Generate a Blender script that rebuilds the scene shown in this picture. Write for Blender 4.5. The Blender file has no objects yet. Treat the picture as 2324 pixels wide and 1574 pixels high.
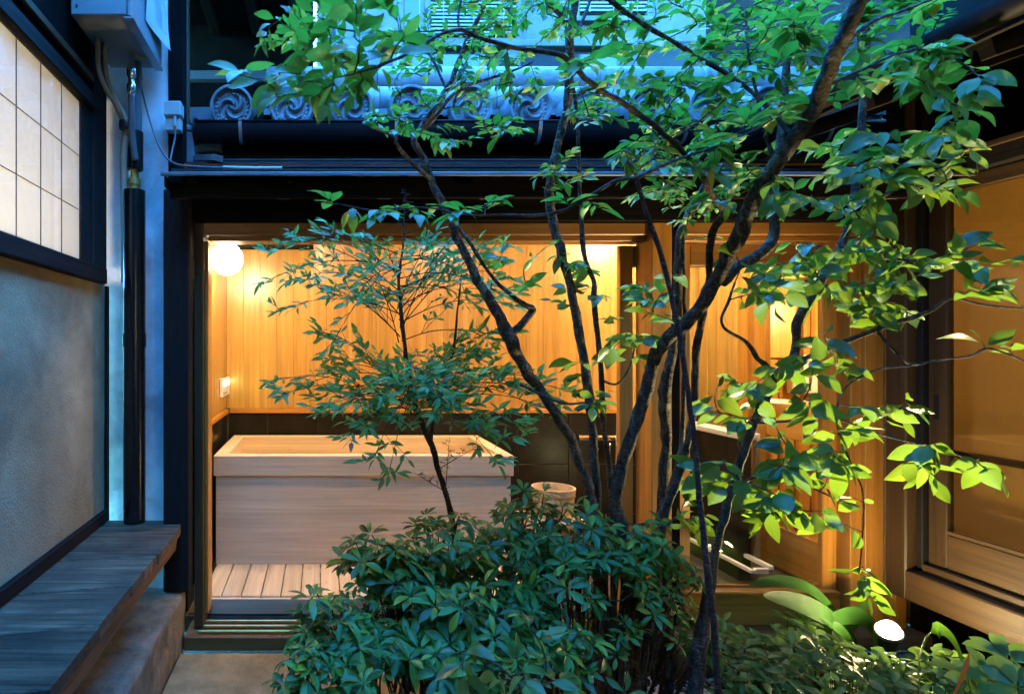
import bpy, bmesh, math, random
import numpy as np
from mathutils import Vector, Matrix, Quaternion, noise

R = math.radians
rng = random.Random(11)
scene = bpy.context.scene
col = scene.collection

# ------------------------------------------------------------------ camera, sky, exposure
FPX, CX, CY, EYE = 1360.0, 730.0, 786.0, 1.30        # the survey: focal length and axis in units of a 2324-wide print
cam_data = bpy.data.cameras.new('camera')
cam = bpy.data.objects.new('camera', cam_data)
col.objects.link(cam)
cam.location = (0, 0, EYE)
cam.rotation_euler = (R(90), 0, 0)
cam_data.sensor_width = 36.0
cam_data.lens = FPX / 2324.0 * 36.0
cam_data.shift_x = (1162.0 - CX) / 2324.0
cam_data.clip_start = 0.05
cam_data.clip_end = 200.0
cam_data.dof.use_dof = True
cam_data.dof.focus_distance = 2.5
cam_data.dof.aperture_fstop = 5.0
scene.camera = cam

world = bpy.data.worlds.new('World')
scene.world = world
world.use_nodes = True
wn = world.node_tree.nodes
wl = world.node_tree.links
wn.clear()
sky = wn.new('ShaderNodeTexSky')
sky.sky_type = 'NISHITA'
sky.sun_disc = False
sky.sun_elevation = R(20.0)
sky.sun_rotation = R(20.0)
sky.ozone_density = 6.0
sky.air_density = 1.0
sky.dust_density = 0.3
tint = wn.new('ShaderNodeMix')
tint.data_type = 'RGBA'
tint.blend_type = 'MULTIPLY'
tint.inputs[0].default_value = 1.0
SKY_TINT = (0.24, 0.74, 1.0, 1)
tint.inputs[7].default_value = SKY_TINT
bg = wn.new('ShaderNodeBackground')
bg.inputs['Strength'].default_value = 0.15
wo = wn.new('ShaderNodeOutputWorld')
wl.new(sky.outputs[0], tint.inputs[6])
wl.new(tint.outputs[2], bg.inputs['Color'])
wl.new(bg.outputs[0], wo.inputs['Surface'])

sun_data = bpy.data.lights.new('dusk_sun', 'SUN')
sun_data.energy = 0.0002
sun_data.angle = R(12)
sun_data.color = (1.0, 0.75, 0.55)
sun = bpy.data.objects.new('dusk_sun', sun_data)
sun.rotation_euler = (R(70), 0, R(160))
sun.location = (0, 0, 8)
col.objects.link(sun)

vs = scene.view_settings
scene.display_settings.display_device = 'sRGB'
vs.view_transform = 'Standard'
vs.look = 'None'
vs.exposure = 6.15
vs.gamma = 1.0
vs.use_curve_mapping = False
cy = scene.cycles
cy.max_bounces = 10
cy.diffuse_bounces = 4
cy.glossy_bounces = 4
cy.transmission_bounces = 6
cy.transparent_max_bounces = 12
cy.caustics_reflective = False
cy.caustics_refractive = False
cy.sample_clamp_indirect = 4.0
cy.use_adaptive_sampling = True
cy.adaptive_threshold = 0.015
cy.use_denoising = True

def P(dx, dy, Y):
    return Vector(((dx - CX) / FPX * Y, Y, EYE - (dy - CY) / FPX * Y))

# ------------------------------------------------------------------ objects
W = {}
def link(o, parent, origin):
    col.objects.link(o)
    W[o.name] = Vector(origin)
    if parent is not None:
        o.parent = parent
        o.location = Vector(origin) - W[parent.name]
    else:
        o.location = origin
    return o

def thing(name, label, cat, loc=(0, 0, 0), group=None, kind=None):
    o = bpy.data.objects.new(name, None)
    o.empty_display_size = 0.05
    link(o, None, loc)
    o['label'] = label
    o['category'] = cat
    if group: o['group'] = group
    if kind: o['kind'] = kind
    return o

def tag(o, label=None, cat=None, group=None, kind=None):
    if label: o['label'] = label
    if cat: o['category'] = cat
    if group: o['group'] = group
    if kind: o['kind'] = kind
    return o

def setting(name, loc=(0, 0, 0)):
    o = bpy.data.objects.new(name, None)
    o.empty_display_size = 0.05
    link(o, None, loc)
    o['kind'] = 'structure'
    return o

class MB:
    def __init__(s):
        s.v, s.f, s.uv = [], [], []
    def add(s, vs_, fs_):
        n = len(s.v)
        s.v.extend([Vector(v) for v in vs_])
        s.f.extend([tuple(i + n for i in f) for f in fs_])
        return s
    def box(s, x0, x1, y0, y1, z0, z1, b=0.002):
        lo = (min(x0, x1), min(y0, y1), min(z0, z1)); hi = (max(x0, x1), max(y0, y1), max(z0, z1))
        b = min(b, *(0.45 * (hi[i] - lo[i]) for i in range(3)))
        c = [(lo[i] + hi[i]) / 2 for i in range(3)]; h = [(hi[i] - lo[i]) / 2 for i in range(3)]
        if b <= 0:
            vs_ = [(c[0] + i * h[0], c[1] + j * h[1], c[2] + k * h[2]) for i in (-1, 1) for j in (-1, 1) for k in (-1, 1)]
            return s.add(vs_, [(0, 1, 3, 2), (4, 6, 7, 5), (0, 4, 5, 1), (2, 3, 7, 6), (0, 2, 6, 4), (1, 5, 7, 3)])
        vs_, idx = [], {}
        for sx in (-1, 1):
            for sy in (-1, 1):
                for sz in (-1, 1):
                    sg = (sx, sy, sz)
                    for a in range(3):
                        p = [c[i] + sg[i] * (h[i] - (0 if i == a else b)) for i in range(3)]
                        idx[(sg, a)] = len(vs_); vs_.append(p)
        fs_ = []
        def orient(q):
            p0, p1, p2 = (Vector(vs_[q[i]]) for i in range(3))
            nn = (p1 - p0).cross(p2 - p0)
            m = sum((Vector(vs_[i]) for i in q), Vector()) / len(q) - Vector(c)
            return tuple(q) if nn.dot(m) > 0 else tuple(reversed(q))
        for a in range(3):
            u, w = [i for i in range(3) if i != a]
            for sa in (-1, 1):
                q = []
                for su, sw in ((-1, -1), (1, -1), (1, 1), (-1, 1)):
                    sg = [0, 0, 0]; sg[a] = sa; sg[u] = su; sg[w] = sw
                    q.append(idx[(tuple(sg), a)])
                fs_.append(orient(q))
            for su in (-1, 1):
                for sw in (-1, 1):
                    q = []
                    for sa, ax in ((-1, u), (1, u), (1, w), (-1, w)):
                        sg = [0, 0, 0]; sg[a] = sa; sg[u] = su; sg[w] = sw
                        q.append(idx[(tuple(sg), ax)])
                    fs_.append(orient(q))
        for sx in (-1, 1):
            for sy in (-1, 1):
                for sz in (-1, 1):
                    fs_.append(orient([idx[((sx, sy, sz), a)] for a in range(3)]))
        return s.add(vs_, fs_)
    def beam(s, p0, p1, w, h, up=(0, 0, 1), b=0.002):
        p0, p1 = Vector(p0), Vector(p1)
        d = p1 - p0; L = d.length; d.normalize()
        side = d.cross(Vector(up)).normalized(); u = side.cross(d)
        m = MB().box(0, L, -w / 2, w / 2, -h / 2, h / 2, b)
        return s.add([p0 + d * v.x - side * v.y + u * v.z for v in m.v], m.f)
    def tube(s, pts, rad, n=10, cap=True, jitter=0.0, seed=0):
        pts = [Vector(p) for p in pts]
        if not hasattr(rad, '__len__'): rad = [rad] * len(pts)
        base = len(s.v)
        t = (pts[1] - pts[0]).normalized()
        ref = Vector((0, 0, 1)) if abs(t.z) < 0.9 else Vector((1, 0, 0))
        u = t.cross(ref).normalized()
        for i, p in enumerate(pts):
            a = pts[max(i - 1, 0)]; c = pts[min(i + 1, len(pts) - 1)]
            t = (c - a).normalized() if (c - a).length > 1e-9 else t
            u = (u - t * u.dot(t)).normalized()
            w = t.cross(u)
            for k in range(n):
                an = 2 * math.pi * k / n
                r = rad[i]
                d = u * math.cos(an) + w * math.sin(an)
                if jitter:
                    r *= 1 + jitter * noise.noise((p + d * rad[i]) * 22 + Vector((seed, 0, 0))) + 0.5 * jitter * noise.noise((p + d * rad[i]) * 70)
                s.v.append(p + d * r)
        for i in range(len(pts) - 1):
            for k in range(n):
                a = base + i * n + k; b = base + i * n + (k + 1) % n
                s.f.append((a, b, b + n, a + n))
        if cap:
            s.f.append(tuple(base + k for k in reversed(range(n))))
            s.f.append(tuple(base + (len(pts) - 1) * n + k for k in range(n)))
        return s
    def lathe(s, prof, c, n=20, axis='Z'):
        c = Vector(c); base = len(s.v)
        for r, h in prof:
            for k in range(n):
                a = 2 * math.pi * k / n
                q = (r * math.cos(a), r * math.sin(a), h)
                if axis == 'Y': q = (q[0], -q[2], q[1])
                if axis == 'X': q = (q[2], q[0], q[1])
                s.v.append(c + Vector(q))
        for i in range(len(prof) - 1):
            for k in range(n):
                a = base + i * n + k; b = base + i * n + (k + 1) % n
                s.f.append((a, b, b + n, a + n))
        if prof[0][0] > 1e-6: s.f.append(tuple(base + k for k in reversed(range(n))))
        if prof[-1][0] > 1e-6: s.f.append(tuple(base + (len(prof) - 1) * n + k for k in range(n)))
        return s
    def quad(s, a, b, c, d):
        return s.add([a, b, c, d], [(0, 1, 2, 3)])
    def prism(s, poly, axis, a0, a1):
        """poly of 2D points swept along an axis: 'X' -> (y,z), 'Y' -> (x,z), 'Z' -> (x,y)"""
        def q(p, a):
            return {'X': (a, p[0], p[1]), 'Y': (p[0], a, p[1]), 'Z': (p[0], p[1], a)}[axis]
        n = len(poly)
        vs_ = [q(p, a0) for p in poly] + [q(p, a1) for p in poly]
        fs_ = [tuple(range(n)), tuple(reversed(range(n, 2 * n)))]
        fs_ += [(i, i + n, (i + 1) % n + n, (i + 1) % n) for i in range(n)]
        return s.add(vs_, fs_)

def build(name, m, material, parent=None, smooth=False, fix=True, origin=None):
    vs_ = m.v
    if origin is None:
        lo = [min(v[i] for v in vs_) for i in range(3)]; hi = [max(v[i] for v in vs_) for i in range(3)]
        origin = Vector([(lo[i] + hi[i]) / 2 for i in range(3)])
    origin = Vector(origin)
    me = bpy.data.meshes.new(name)
    me.from_pydata([tuple(v - origin) for v in vs_], [], m.f)
    if fix:
        bm = bmesh.new(); bm.from_mesh(me)
        bmesh.ops.recalc_face_normals(bm, faces=bm.faces)
        bm.to_mesh(me); bm.free()
    if material is not None: me.materials.append(material)
    if smooth:
        me.polygons.foreach_set('use_smooth', [True] * len(me.polygons))
        if smooth == 'auto':
            try: me.set_sharp_from_angle(angle=R(40))
            except Exception: pass
    me.update()
    o = bpy.data.objects.new(name, me)
    return link(o, parent, origin)

def dup(o, pos, parent):
    c = o.copy()
    c.parent = None
    return link(c, parent, pos)

def bx(name, material, parent, x0, x1, y0, y1, z0, z1, b=0.002):
    return build(name, MB().box(x0, x1, y0, y1, z0, z1, b), material, parent, fix=False)

# ------------------------------------------------------------------ materials
def new_mat(name):
    m = bpy.data.materials.new(name)
    m.use_nodes = True
    nt = m.node_tree
    nt.nodes.clear()
    out = nt.nodes.new('ShaderNodeOutputMaterial')
    return m, nt, out

def node(nt, kind, **kw):
    n = nt.nodes.new(kind)
    for k, v in kw.items(): setattr(n, k, v)
    return n

def principled(nt, out, rough=0.5, spec=0.4, metal=0.0):
    b = nt.nodes.new('ShaderNodeBsdfPrincipled')
    b.inputs['Roughness'].default_value = rough
    b.inputs['Specular IOR Level'].default_value = spec
    b.inputs['Metallic'].default_value = metal
    nt.links.new(b.outputs[0], out.inputs['Surface'])
    return b

def coords(nt, scale=(1, 1, 1), shift=True):
    tc = node(nt, 'ShaderNodeTexCoord')
    mp = node(nt, 'ShaderNodeMapping')
    mp.inputs['Scale'].default_value = scale
    if shift:
        oi = node(nt, 'ShaderNodeObjectInfo')
        ml = node(nt, 'ShaderNodeMath', operation='MULTIPLY'); ml.inputs[1].default_value = 37.0
        nt.links.new(oi.outputs['Random'], ml.inputs[0])
        ad = node(nt, 'ShaderNodeVectorMath', operation='ADD')
        nt.links.new(tc.outputs['Object'], ad.inputs[0])
        nt.links.new(ml.outputs[0], ad.inputs[1])
        nt.links.new(ad.outputs[0], mp.inputs['Vector'])
    else:
        nt.links.new(tc.outputs['Object'], mp.inputs['Vector'])
    return mp.outputs[0]

def ramp(nt, fac, stops):
    r = node(nt, 'ShaderNodeValToRGB')
    e = r.color_ramp.elements
    while len(e) > 1: e.remove(e[-1])
    e[0].position = stops[0][0]; e[0].color = (*stops[0][1], 1)
    for p, c in stops[1:]:
        k = e.new(p); k.color = (*c, 1)
    nt.links.new(fac, r.inputs[0])
    return r.outputs[0]

def noise_tex(nt, vec, scale, detail=4, rough=0.55, dist=0.0):
    n = node(nt, 'ShaderNodeTexNoise')
    n.inputs['Scale'].default_value = scale
    n.inputs['Detail'].default_value = detail
    n.inputs['Roughness'].default_value = rough
    n.inputs['Distortion'].default_value = dist
    nt.links.new(vec, n.inputs['Vector'])
    return n.outputs[0]

def mix_col(nt, fac, a, b, mode='MIX'):
    m = node(nt, 'ShaderNodeMix', data_type='RGBA', blend_type=mode)
    for sock, val in ((0, fac), (6, a), (7, b)):
        if hasattr(val, 'is_output'): nt.links.new(val, m.inputs[sock])
        elif sock == 0: m.inputs[0].default_value = val
        else: m.inputs[sock].default_value = (*val, 1)
    return m.outputs[2]

def bump(nt, height, bsdf, strength=0.3, dist=0.01):
    b = node(nt, 'ShaderNodeBump')
    b.inputs['Strength'].default_value = strength
    b.inputs['Distance'].default_value = dist
    nt.links.new(height, b.inputs['Height'])
    nt.links.new(b.outputs[0], bsdf.inputs['Normal'])

def per_object(nt, color, amount):
    """brightness and hue vary a little from piece to piece"""
    oi = node(nt, 'ShaderNodeObjectInfo')
    h = node(nt, 'ShaderNodeHueSaturation')
    mr = node(nt, 'ShaderNodeMapRange')
    mr.inputs[3].default_value = 1 - amount; mr.inputs[4].default_value = 1 + amount
    nt.links.new(oi.outputs['Random'], mr.inputs[0])
    nt.links.new(mr.outputs[0], h.inputs['Value'])
    nt.links.new(color, h.inputs['Color'])
    return h.outputs[0]

def wood(name, c_dark, c_light, axis, rough=0.5, spec=0.35, vary=0.10, grain=1.0, bumpy=0.12, knots=True, worn=None, coat=0.0, cracks=0.0):
    m, nt, out = new_mat(name)
    b = principled(nt, out, rough, spec)
    sc = [16.0, 16.0, 16.0]; sc['XYZ'.index(axis)] = 0.9
    v = coords(nt, sc)
    n1 = noise_tex(nt, v, 1.2 * grain, 5, 0.6, 0.6)
    sc2 = [70.0, 70.0, 70.0]; sc2['XYZ'.index(axis)] = 1.6
    v2 = coords(nt, sc2)
    n2 = noise_tex(nt, v2, 1.4 * grain, 3, 0.6, 0.2)
    mid = tuple((a + c) / 2 for a, c in zip(c_dark, c_light))
    c1 = ramp(nt, n1, [(0.30, c_dark), (0.5, mid), (0.68, c_light)])
    c2 = ramp(nt, n2, [(0.35, (0.72, 0.72, 0.72)), (0.62, (1.0, 1.0, 1.0))])
    c = mix_col(nt, 0.55, c1, c2, 'MULTIPLY')
    if knots:
        vk = coords(nt, [5.0 if a != axis else 2.2 for a in 'XYZ'])
        vo = node(nt, 'ShaderNodeTexVoronoi'); vo.inputs['Scale'].default_value = 1.0
        nt.links.new(vk, vo.inputs['Vector'])
        k = ramp(nt, vo.outputs['Distance'], [(0.02, (0.45, 0.36, 0.3)), (0.09, (1, 1, 1))])
        c = mix_col(nt, 0.55, c, k, 'MULTIPLY')
    if worn:
        vw = coords(nt, (3, 3, 3))
        nw = noise_tex(nt, vw, 1.6, 6, 0.65)
        fw = ramp(nt, nw, [(0.42, (0, 0, 0)), (0.62, (1, 1, 1))])
        c = mix_col(nt, fw, c, worn)
    if cracks:
        sc3 = [150.0, 150.0, 150.0]; sc3['XYZ'.index(axis)] = 3.2
        n3 = noise_tex(nt, coords(nt, sc3), 1.0, 4, 0.7, 0.3)
        ck = ramp(nt, n3, [(0.36, (0.10, 0.09, 0.08)), (0.46, (0.85, 0.85, 0.85)), (0.66, (1.25, 1.22, 1.2))])
        c = mix_col(nt, cracks, c, ck, 'MULTIPLY')
        bump(nt, n3, b, 0.9, 0.004)
    c = per_object(nt, c, vary)
    nt.links.new(c, b.inputs['Base Color'])
    if not cracks: bump(nt, n2, b, bumpy, 0.004)
    if coat: b.inputs['Coat Weight'].default_value = coat; b.inputs['Coat Roughness'].default_value = 0.25
    return m

def speckled(name, c1, c2, scale=8, rough=0.8, spec=0.25, metal=0.0, bstr=0.2, bscale=60, bdist=0.003, detail=6, stain=None, stain_scale=1.5, vary=0.0, shift=True):
    m, nt, out = new_mat(name)
    b = principled(nt, out, rough, spec, metal)
    v = coords(nt, (1, 1, 1), shift)
    n = noise_tex(nt, v, scale, detail, 0.6)
    c = ramp(nt, n, [(0.32, c1), (0.68, c2)])
    if stain:
        ns = noise_tex(nt, v, stain_scale, 5, 0.6, 0.5)
        fs = ramp(nt, ns, [(0.50, (0, 0, 0)), (0.66, (1, 1, 1))])
        c = mix_col(nt, fs, c, stain)
    if vary: c = per_object(nt, c, vary)
    nt.links.new(c, b.inputs['Base Color'])
    nb = noise_tex(nt, v, bscale, 4, 0.6)
    if bstr: bump(nt, nb, b, bstr, bdist)
    return m

def emitter(name, color, strength):
    m, nt, out = new_mat(name)
    e = node(nt, 'ShaderNodeEmission')
    e.inputs[0].default_value = (*color, 1); e.inputs[1].default_value = strength
    nt.links.new(e.outputs[0], out.inputs['Surface'])
    return m

def thin_glass(name, color=(0.95, 0.97, 0.96), rough=0.0, ior=1.45, boost=0.035):
    m, nt, out = new_mat(name)
    t = node(nt, 'ShaderNodeBsdfTransparent'); t.inputs[0].default_value = (*color, 1)
    g = node(nt, 'ShaderNodeBsdfGlossy'); g.inputs['Roughness'].default_value = rough
    f = node(nt, 'ShaderNodeLayerWeight'); f.inputs[0].default_value = 0.5
    pw = node(nt, 'ShaderNodeMath', operation='POWER'); pw.inputs[1].default_value = 5.0
    nt.links.new(f.outputs['Facing'], pw.inputs[0])
    a = node(nt, 'ShaderNodeMath', operation='MULTIPLY_ADD'); a.inputs[1].default_value = 0.9; a.inputs[2].default_value = boost
    nt.links.new(pw.outputs[0], a.inputs[0])
    mx = node(nt, 'ShaderNodeMixShader')
    nt.links.new(a.outputs[0], mx.inputs[0]); nt.links.new(t.outputs[0], mx.inputs[1]); nt.links.new(g.outputs[0], mx.inputs[2])
    nt.links.new(mx.outputs[0], out.inputs['Surface'])
    return m

def paper_mat(name, color, trans):
    m, nt, out = new_mat(name)
    d = node(nt, 'ShaderNodeBsdfDiffuse')
    t = node(nt, 'ShaderNodeBsdfTranslucent')
    v = coords(nt, (1, 1, 1)); n = noise_tex(nt, v, 30, 5, 0.6)
    c = ramp(nt, n, [(0.3, tuple(0.93 * x for x in color)), (0.7, color)])
    nt.links.new(c, d.inputs[0]); nt.links.new(c, t.inputs[0])
    mx = node(nt, 'ShaderNodeMixShader'); mx.inputs[0].default_value = trans
    nt.links.new(d.outputs[0], mx.inputs[1]); nt.links.new(t.outputs[0], mx.inputs[2])
    nt.links.new(mx.outputs[0], out.inputs['Surface'])
    return m

def leaf_mat(name, c1, c2, yellow=None, yfrac=0.06, trans=0.35, tcol=(0.35, 0.55, 0.05), rough=0.38, spec=0.5, vein=0.35):
    m, nt, out = new_mat(name)
    b = nt.nodes.new('ShaderNodeBsdfPrincipled')
    b.inputs['Roughness'].default_value = rough
    b.inputs['Specular IOR Level'].default_value = spec
    geo = node(nt, 'ShaderNodeNewGeometry')
    oi = node(nt, 'ShaderNodeObjectInfo')
    ad = node(nt, 'ShaderNodeMath', operation='ADD')
    nt.links.new(geo.outputs['Random Per Island'], ad.inputs[0]); nt.links.new(oi.outputs['Random'], ad.inputs[1])
    fr = node(nt, 'ShaderNodeMath', operation='FRACT'); nt.links.new(ad.outputs[0], fr.inputs[0])
    rnd = fr.outputs[0]
    mid = tuple((a + c) / 2 for a, c in zip(c1, c2))
    stops = [(0.0, c1), (0.5, mid), (1 - yfrac - 0.01, c2)]
    if yellow: stops += [(1 - yfrac, yellow), (1.0, yellow)]
    c = ramp(nt, rnd, stops)
    # veins from the leaf's own coordinates
    uv = node(nt, 'ShaderNodeUVMap')
    sp = node(nt, 'ShaderNodeSeparateXYZ'); nt.links.new(uv.outputs[0], sp.inputs[0])
    s1 = node(nt, 'ShaderNodeMath', operation='SUBTRACT'); s1.inputs[1].default_value = 0.5; nt.links.new(sp.outputs[0], s1.inputs[0])
    ab = node(nt, 'ShaderNodeMath', operation='ABSOLUTE'); nt.links.new(s1.outputs[0], ab.inputs[0])
    m1 = node(nt, 'ShaderNodeMath', operation='MULTIPLY_ADD'); m1.inputs[1].default_value = -1.1
    nt.links.new(ab.outputs[0], m1.inputs[0]); nt.links.new(sp.outputs[1], m1.inputs[2])
    m2 = node(nt, 'ShaderNodeMath', operation='MULTIPLY'); m2.inputs[1].default_value = 7.0; nt.links.new(m1.outputs[0], m2.inputs[0])
    pp = node(nt, 'ShaderNodeMath', operation='PINGPONG'); pp.inputs[1].default_value = 0.5; nt.links.new(m2.outputs[0], pp.inputs[0])
    side = ramp(nt, pp.outputs[0], [(0.0, (1, 1, 1)), (0.09, (0, 0, 0))])
    main = ramp(nt, ab.outputs[0], [(0.012, (1, 1, 1)), (0.04, (0, 0, 0))])
    vm = mix_col(nt, 1.0, side, main, 'LIGHTEN')
    vf = node(nt, 'ShaderNodeMath', operation='MULTIPLY'); vf.inputs[1].default_value = vein
    nt.links.new(vm, vf.inputs[0])
    light = tuple(min(1, x * 2.2 + 0.02) for x in c2)
    c = mix_col(nt, vf.outputs[0], c, light)
    tc = node(nt, 'ShaderNodeTexCoord')
    nz = noise_tex(nt, tc.outputs['Object'], 45, 4, 0.6)
    cz = ramp(nt, nz, [(0.3, (0.75, 0.75, 0.75)), (0.7, (1.1, 1.1, 1.1))])
    c = mix_col(nt, 0.7, c, cz, 'MULTIPLY')
    nb = noise_tex(nt, tc.outputs['Object'], 9, 6, 0.75)
    fb = ramp(nt, nb, [(0.63, (0, 0, 0)), (0.70, (1, 1, 1))])
    fbm = node(nt, 'ShaderNodeMath', operation='MULTIPLY'); fbm.inputs[1].default_value = 0.45
    nt.links.new(fb, fbm.inputs[0])
    c = mix_col(nt, fbm.outputs[0], c, (0.10, 0.075, 0.02))
    nt.links.new(c, b.inputs['Base Color'])
    bump(nt, vf.outputs[0], b, 0.45, 0.003)
    t = node(nt, 'ShaderNodeBsdfTranslucent')
    ct = mix_col(nt, 0.6, c, tcol, 'MIX')
    ct = mix_col(nt, vf.outputs[0], ct, tuple(x * 0.35 for x in tcol))
    nt.links.new(ct, t.inputs[0])
    mx = node(nt, 'ShaderNodeMixShader'); mx.inputs[0].default_value = trans
    nt.links.new(b.outputs[0], mx.inputs[1]); nt.links.new(t.outputs[0], mx.inputs[2])
    nt.links.new(mx.outputs[0], out.inputs['Surface'])
    return m

def bark(name, c1, c2, lichen=None):
    m, nt, out = new_mat(name)
    b = principled(nt, out, 0.82, 0.18)
    v = coords(nt, (1, 1, 0.35))
    n = noise_tex(nt, v, 60, 7, 0.7, 0.6)
    c = ramp(nt, n, [(0.34, c1), (0.5, tuple((p + q) / 3 for p, q in zip(c1, c2))), (0.66, c2)])
    v2 = coords(nt, (1, 1, 3.2))
    vo = node(nt, 'ShaderNodeTexVoronoi'); vo.feature = 'DISTANCE_TO_EDGE'; vo.inputs['Scale'].default_value = 26
    nt.links.new(v2, vo.inputs['Vector'])
    crack = ramp(nt, vo.outputs['Distance'], [(0.0, (0.25, 0.25, 0.25)), (0.10, (1, 1, 1))])
    c = mix_col(nt, 0.75, c, crack, 'MULTIPLY')
    if lichen:
        n2 = noise_tex(nt, v, 16, 6, 0.65, 0.8)
        f = ramp(nt, n2, [(0.56, (0, 0, 0)), (0.62, (1, 1, 1))])
        c = mix_col(nt, f, c, lichen)
    nt.links.new(c, b.inputs['Base Color'])
    ad = node(nt, 'ShaderNodeMath', operation='MULTIPLY_ADD'); ad.inputs[1].default_value = 0.6
    nt.links.new(vo.outputs['Distance'], ad.inputs[0]); nt.links.new(n, ad.inputs[2])
    bump(nt, ad.outputs[0], b, 1.0, 0.012)
    return m

M = {}
M['cedar_up'] = wood('cedar_boards', (0.37, 0.190, 0.040), (0.56, 0.335, 0.085), 'Z', rough=0.30, spec=0.5, vary=0.08, coat=0.15)
M['cedar_x'] = wood('cedar_rail', (0.38, 0.165, 0.026), (0.56, 0.27, 0.055), 'X', rough=0.42, vary=0.06, knots=False)
M['cedar_y'] = wood('cedar_trim', (0.38, 0.165, 0.026), (0.56, 0.27, 0.055), 'Y', rough=0.42, vary=0.06, knots=False)
M['frame_up'] = wood('frame_stile', (0.32, 0.125, 0.016), (0.50, 0.22, 0.038), 'Z', rough=0.42, vary=0.12, knots=False)
M['frame_x'] = wood('frame_rail', (0.22, 0.088, 0.016), (0.36, 0.16, 0.036), 'X', rough=0.42, vary=0.08, knots=False)
M['hinoki_x'] = wood('hinoki_side', (0.60, 0.44, 0.25), (0.80, 0.63, 0.40), 'X', rough=0.5, vary=0.05, knots=False, grain=0.8)
M['hinoki_y'] = wood('hinoki_end', (0.60, 0.44, 0.25), (0.80, 0.63, 0.40), 'Y', rough=0.5, vary=0.05, knots=False, grain=0.8)
M['slat'] = wood('hinoki_slat', (0.56, 0.40, 0.22), (0.76, 0.58, 0.36), 'Y', rough=0.5, vary=0.08)
M['dark_up'] = wood('dark_post', (0.005, 0.004, 0.0035), (0.022, 0.016, 0.012), 'Z', rough=0.75, spec=0.15, vary=0.15, bumpy=0.5, knots=False, worn=(0.010, 0.010, 0.011))
M['dark_x'] = wood('dark_beam', (0.003, 0.0024, 0.002), (0.011, 0.008, 0.006), 'X', rough=0.8, spec=0.05, vary=0.15, bumpy=0.4, knots=False)
M['dark_y'] = wood('dark_rail', (0.006, 0.0045, 0.004), (0.022, 0.016, 0.012), 'Y', rough=0.7, spec=0.15, vary=0.15, bumpy=0.4, knots=False)
M['brown_y'] = wood('brown_beam', (0.035, 0.018, 0.006), (0.085, 0.045, 0.014), 'Y', rough=0.55, vary=0.12, bumpy=0.35, knots=False)
M['brown_up'] = wood('brown_stile', (0.032, 0.017, 0.006), (0.075, 0.040, 0.013), 'Z', rough=0.5, vary=0.12, bumpy=0.3, knots=False)
M['bench'] = wood('weathered_plank', (0.034, 0.023, 0.013), (0.22, 0.150, 0.090), 'X', rough=0.62, spec=0.22, vary=0.45, grain=1.6, bumpy=1.0, worn=(0.065, 0.046, 0.03), cracks=0.9)
M['bench_edge'] = wood('bench_edge', (0.10, 0.06, 0.035), (0.24, 0.145, 0.08), 'Y', rough=0.65, vary=0.1, bumpy=0.6, cracks=0.7)
M['sill'] = wood('sill_wood', (0.09, 0.045, 0.014), (0.19, 0.10, 0.035), 'X', rough=0.55, vary=0.1, knots=False, bumpy=0.3)
M['rafter'] = wood('rafter_wood', (0.10, 0.065, 0.04), (0.18, 0.12, 0.075), 'Y', rough=0.7, vary=0.15, knots=False)
M['plaster_grey'] = speckled('grey_plaster', (0.34, 0.285, 0.165), (0.45, 0.38, 0.23), 4, 0.9, 0.12, stain=(0.27, 0.235, 0.145), stain_scale=1.7, bstr=0.9, bscale=110, bdist=0.004, detail=9)
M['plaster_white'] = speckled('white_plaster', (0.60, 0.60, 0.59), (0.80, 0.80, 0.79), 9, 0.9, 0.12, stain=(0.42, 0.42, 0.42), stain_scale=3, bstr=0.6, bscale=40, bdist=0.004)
M['tile_dark'] = speckled('dark_tile', (0.010, 0.0085, 0.007), (0.022, 0.018, 0.014), 9, 0.28, 0.25, bstr=0.08, bscale=50, vary=0.18)
M['tile_floor'] = speckled('floor_tile', (0.07, 0.056, 0.042), (0.12, 0.097, 0.073), 8, 0.42, 0.45, bstr=0.1, bscale=60, vary=0.15)
M['grout'] = speckled('grout', (0.10, 0.085, 0.06), (0.14, 0.12, 0.09), 20, 0.9, 0.2)
M['kawara'] = speckled('roof_tile', (0.075, 0.079, 0.085), (0.17, 0.176, 0.186), 12, 0.36, 0.5, bstr=0.15, bscale=40, bdist=0.003, vary=0.16, stain=(0.055, 0.055, 0.05), stain_scale=5)
M['kawara_pale'] = speckled('ridge_tile', (0.17, 0.174, 0.178), (0.28, 0.284, 0.29), 9, 0.36, 0.5, bstr=0.15, bscale=30, bdist=0.003, vary=0.08, stain=(0.13, 0.133, 0.13), stain_scale=7)
M['roof_board'] = speckled('roof_sheet', (0.008, 0.008, 0.009), (0.03, 0.03, 0.033), 10, 0.5, 0.25, bstr=0.2, bscale=60, vary=0.25)
M['gutter'] = speckled('gutter_metal', (0.004, 0.004, 0.0045), (0.008, 0.008, 0.009), 6, 0.5, 0.12, bstr=0.05)
M['pipe_dark'] = speckled('dark_pipe', (0.006, 0.0055, 0.005), (0.012, 0.011, 0.010), 6, 0.25, 0.4, bstr=0.04)
M['pipe_grey'] = speckled('grey_pipe', (0.08, 0.08, 0.083), (0.13, 0.13, 0.135), 8, 0.5, 0.3, bstr=0.05)
M['pipe_beige'] = speckled('beige_hose', (0.30, 0.22, 0.14), (0.42, 0.32, 0.21), 10, 0.6, 0.3, bstr=0.1)
M['steel'] = speckled('steel', (0.30, 0.30, 0.30), (0.40, 0.40, 0.40), 20, 0.38, 0.5, metal=1.0, bstr=0.03)
M['chrome'] = speckled('chrome', (0.78, 0.76, 0.73), (0.85, 0.83, 0.8), 20, 0.12, 0.5, metal=1.0, bstr=0)
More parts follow.
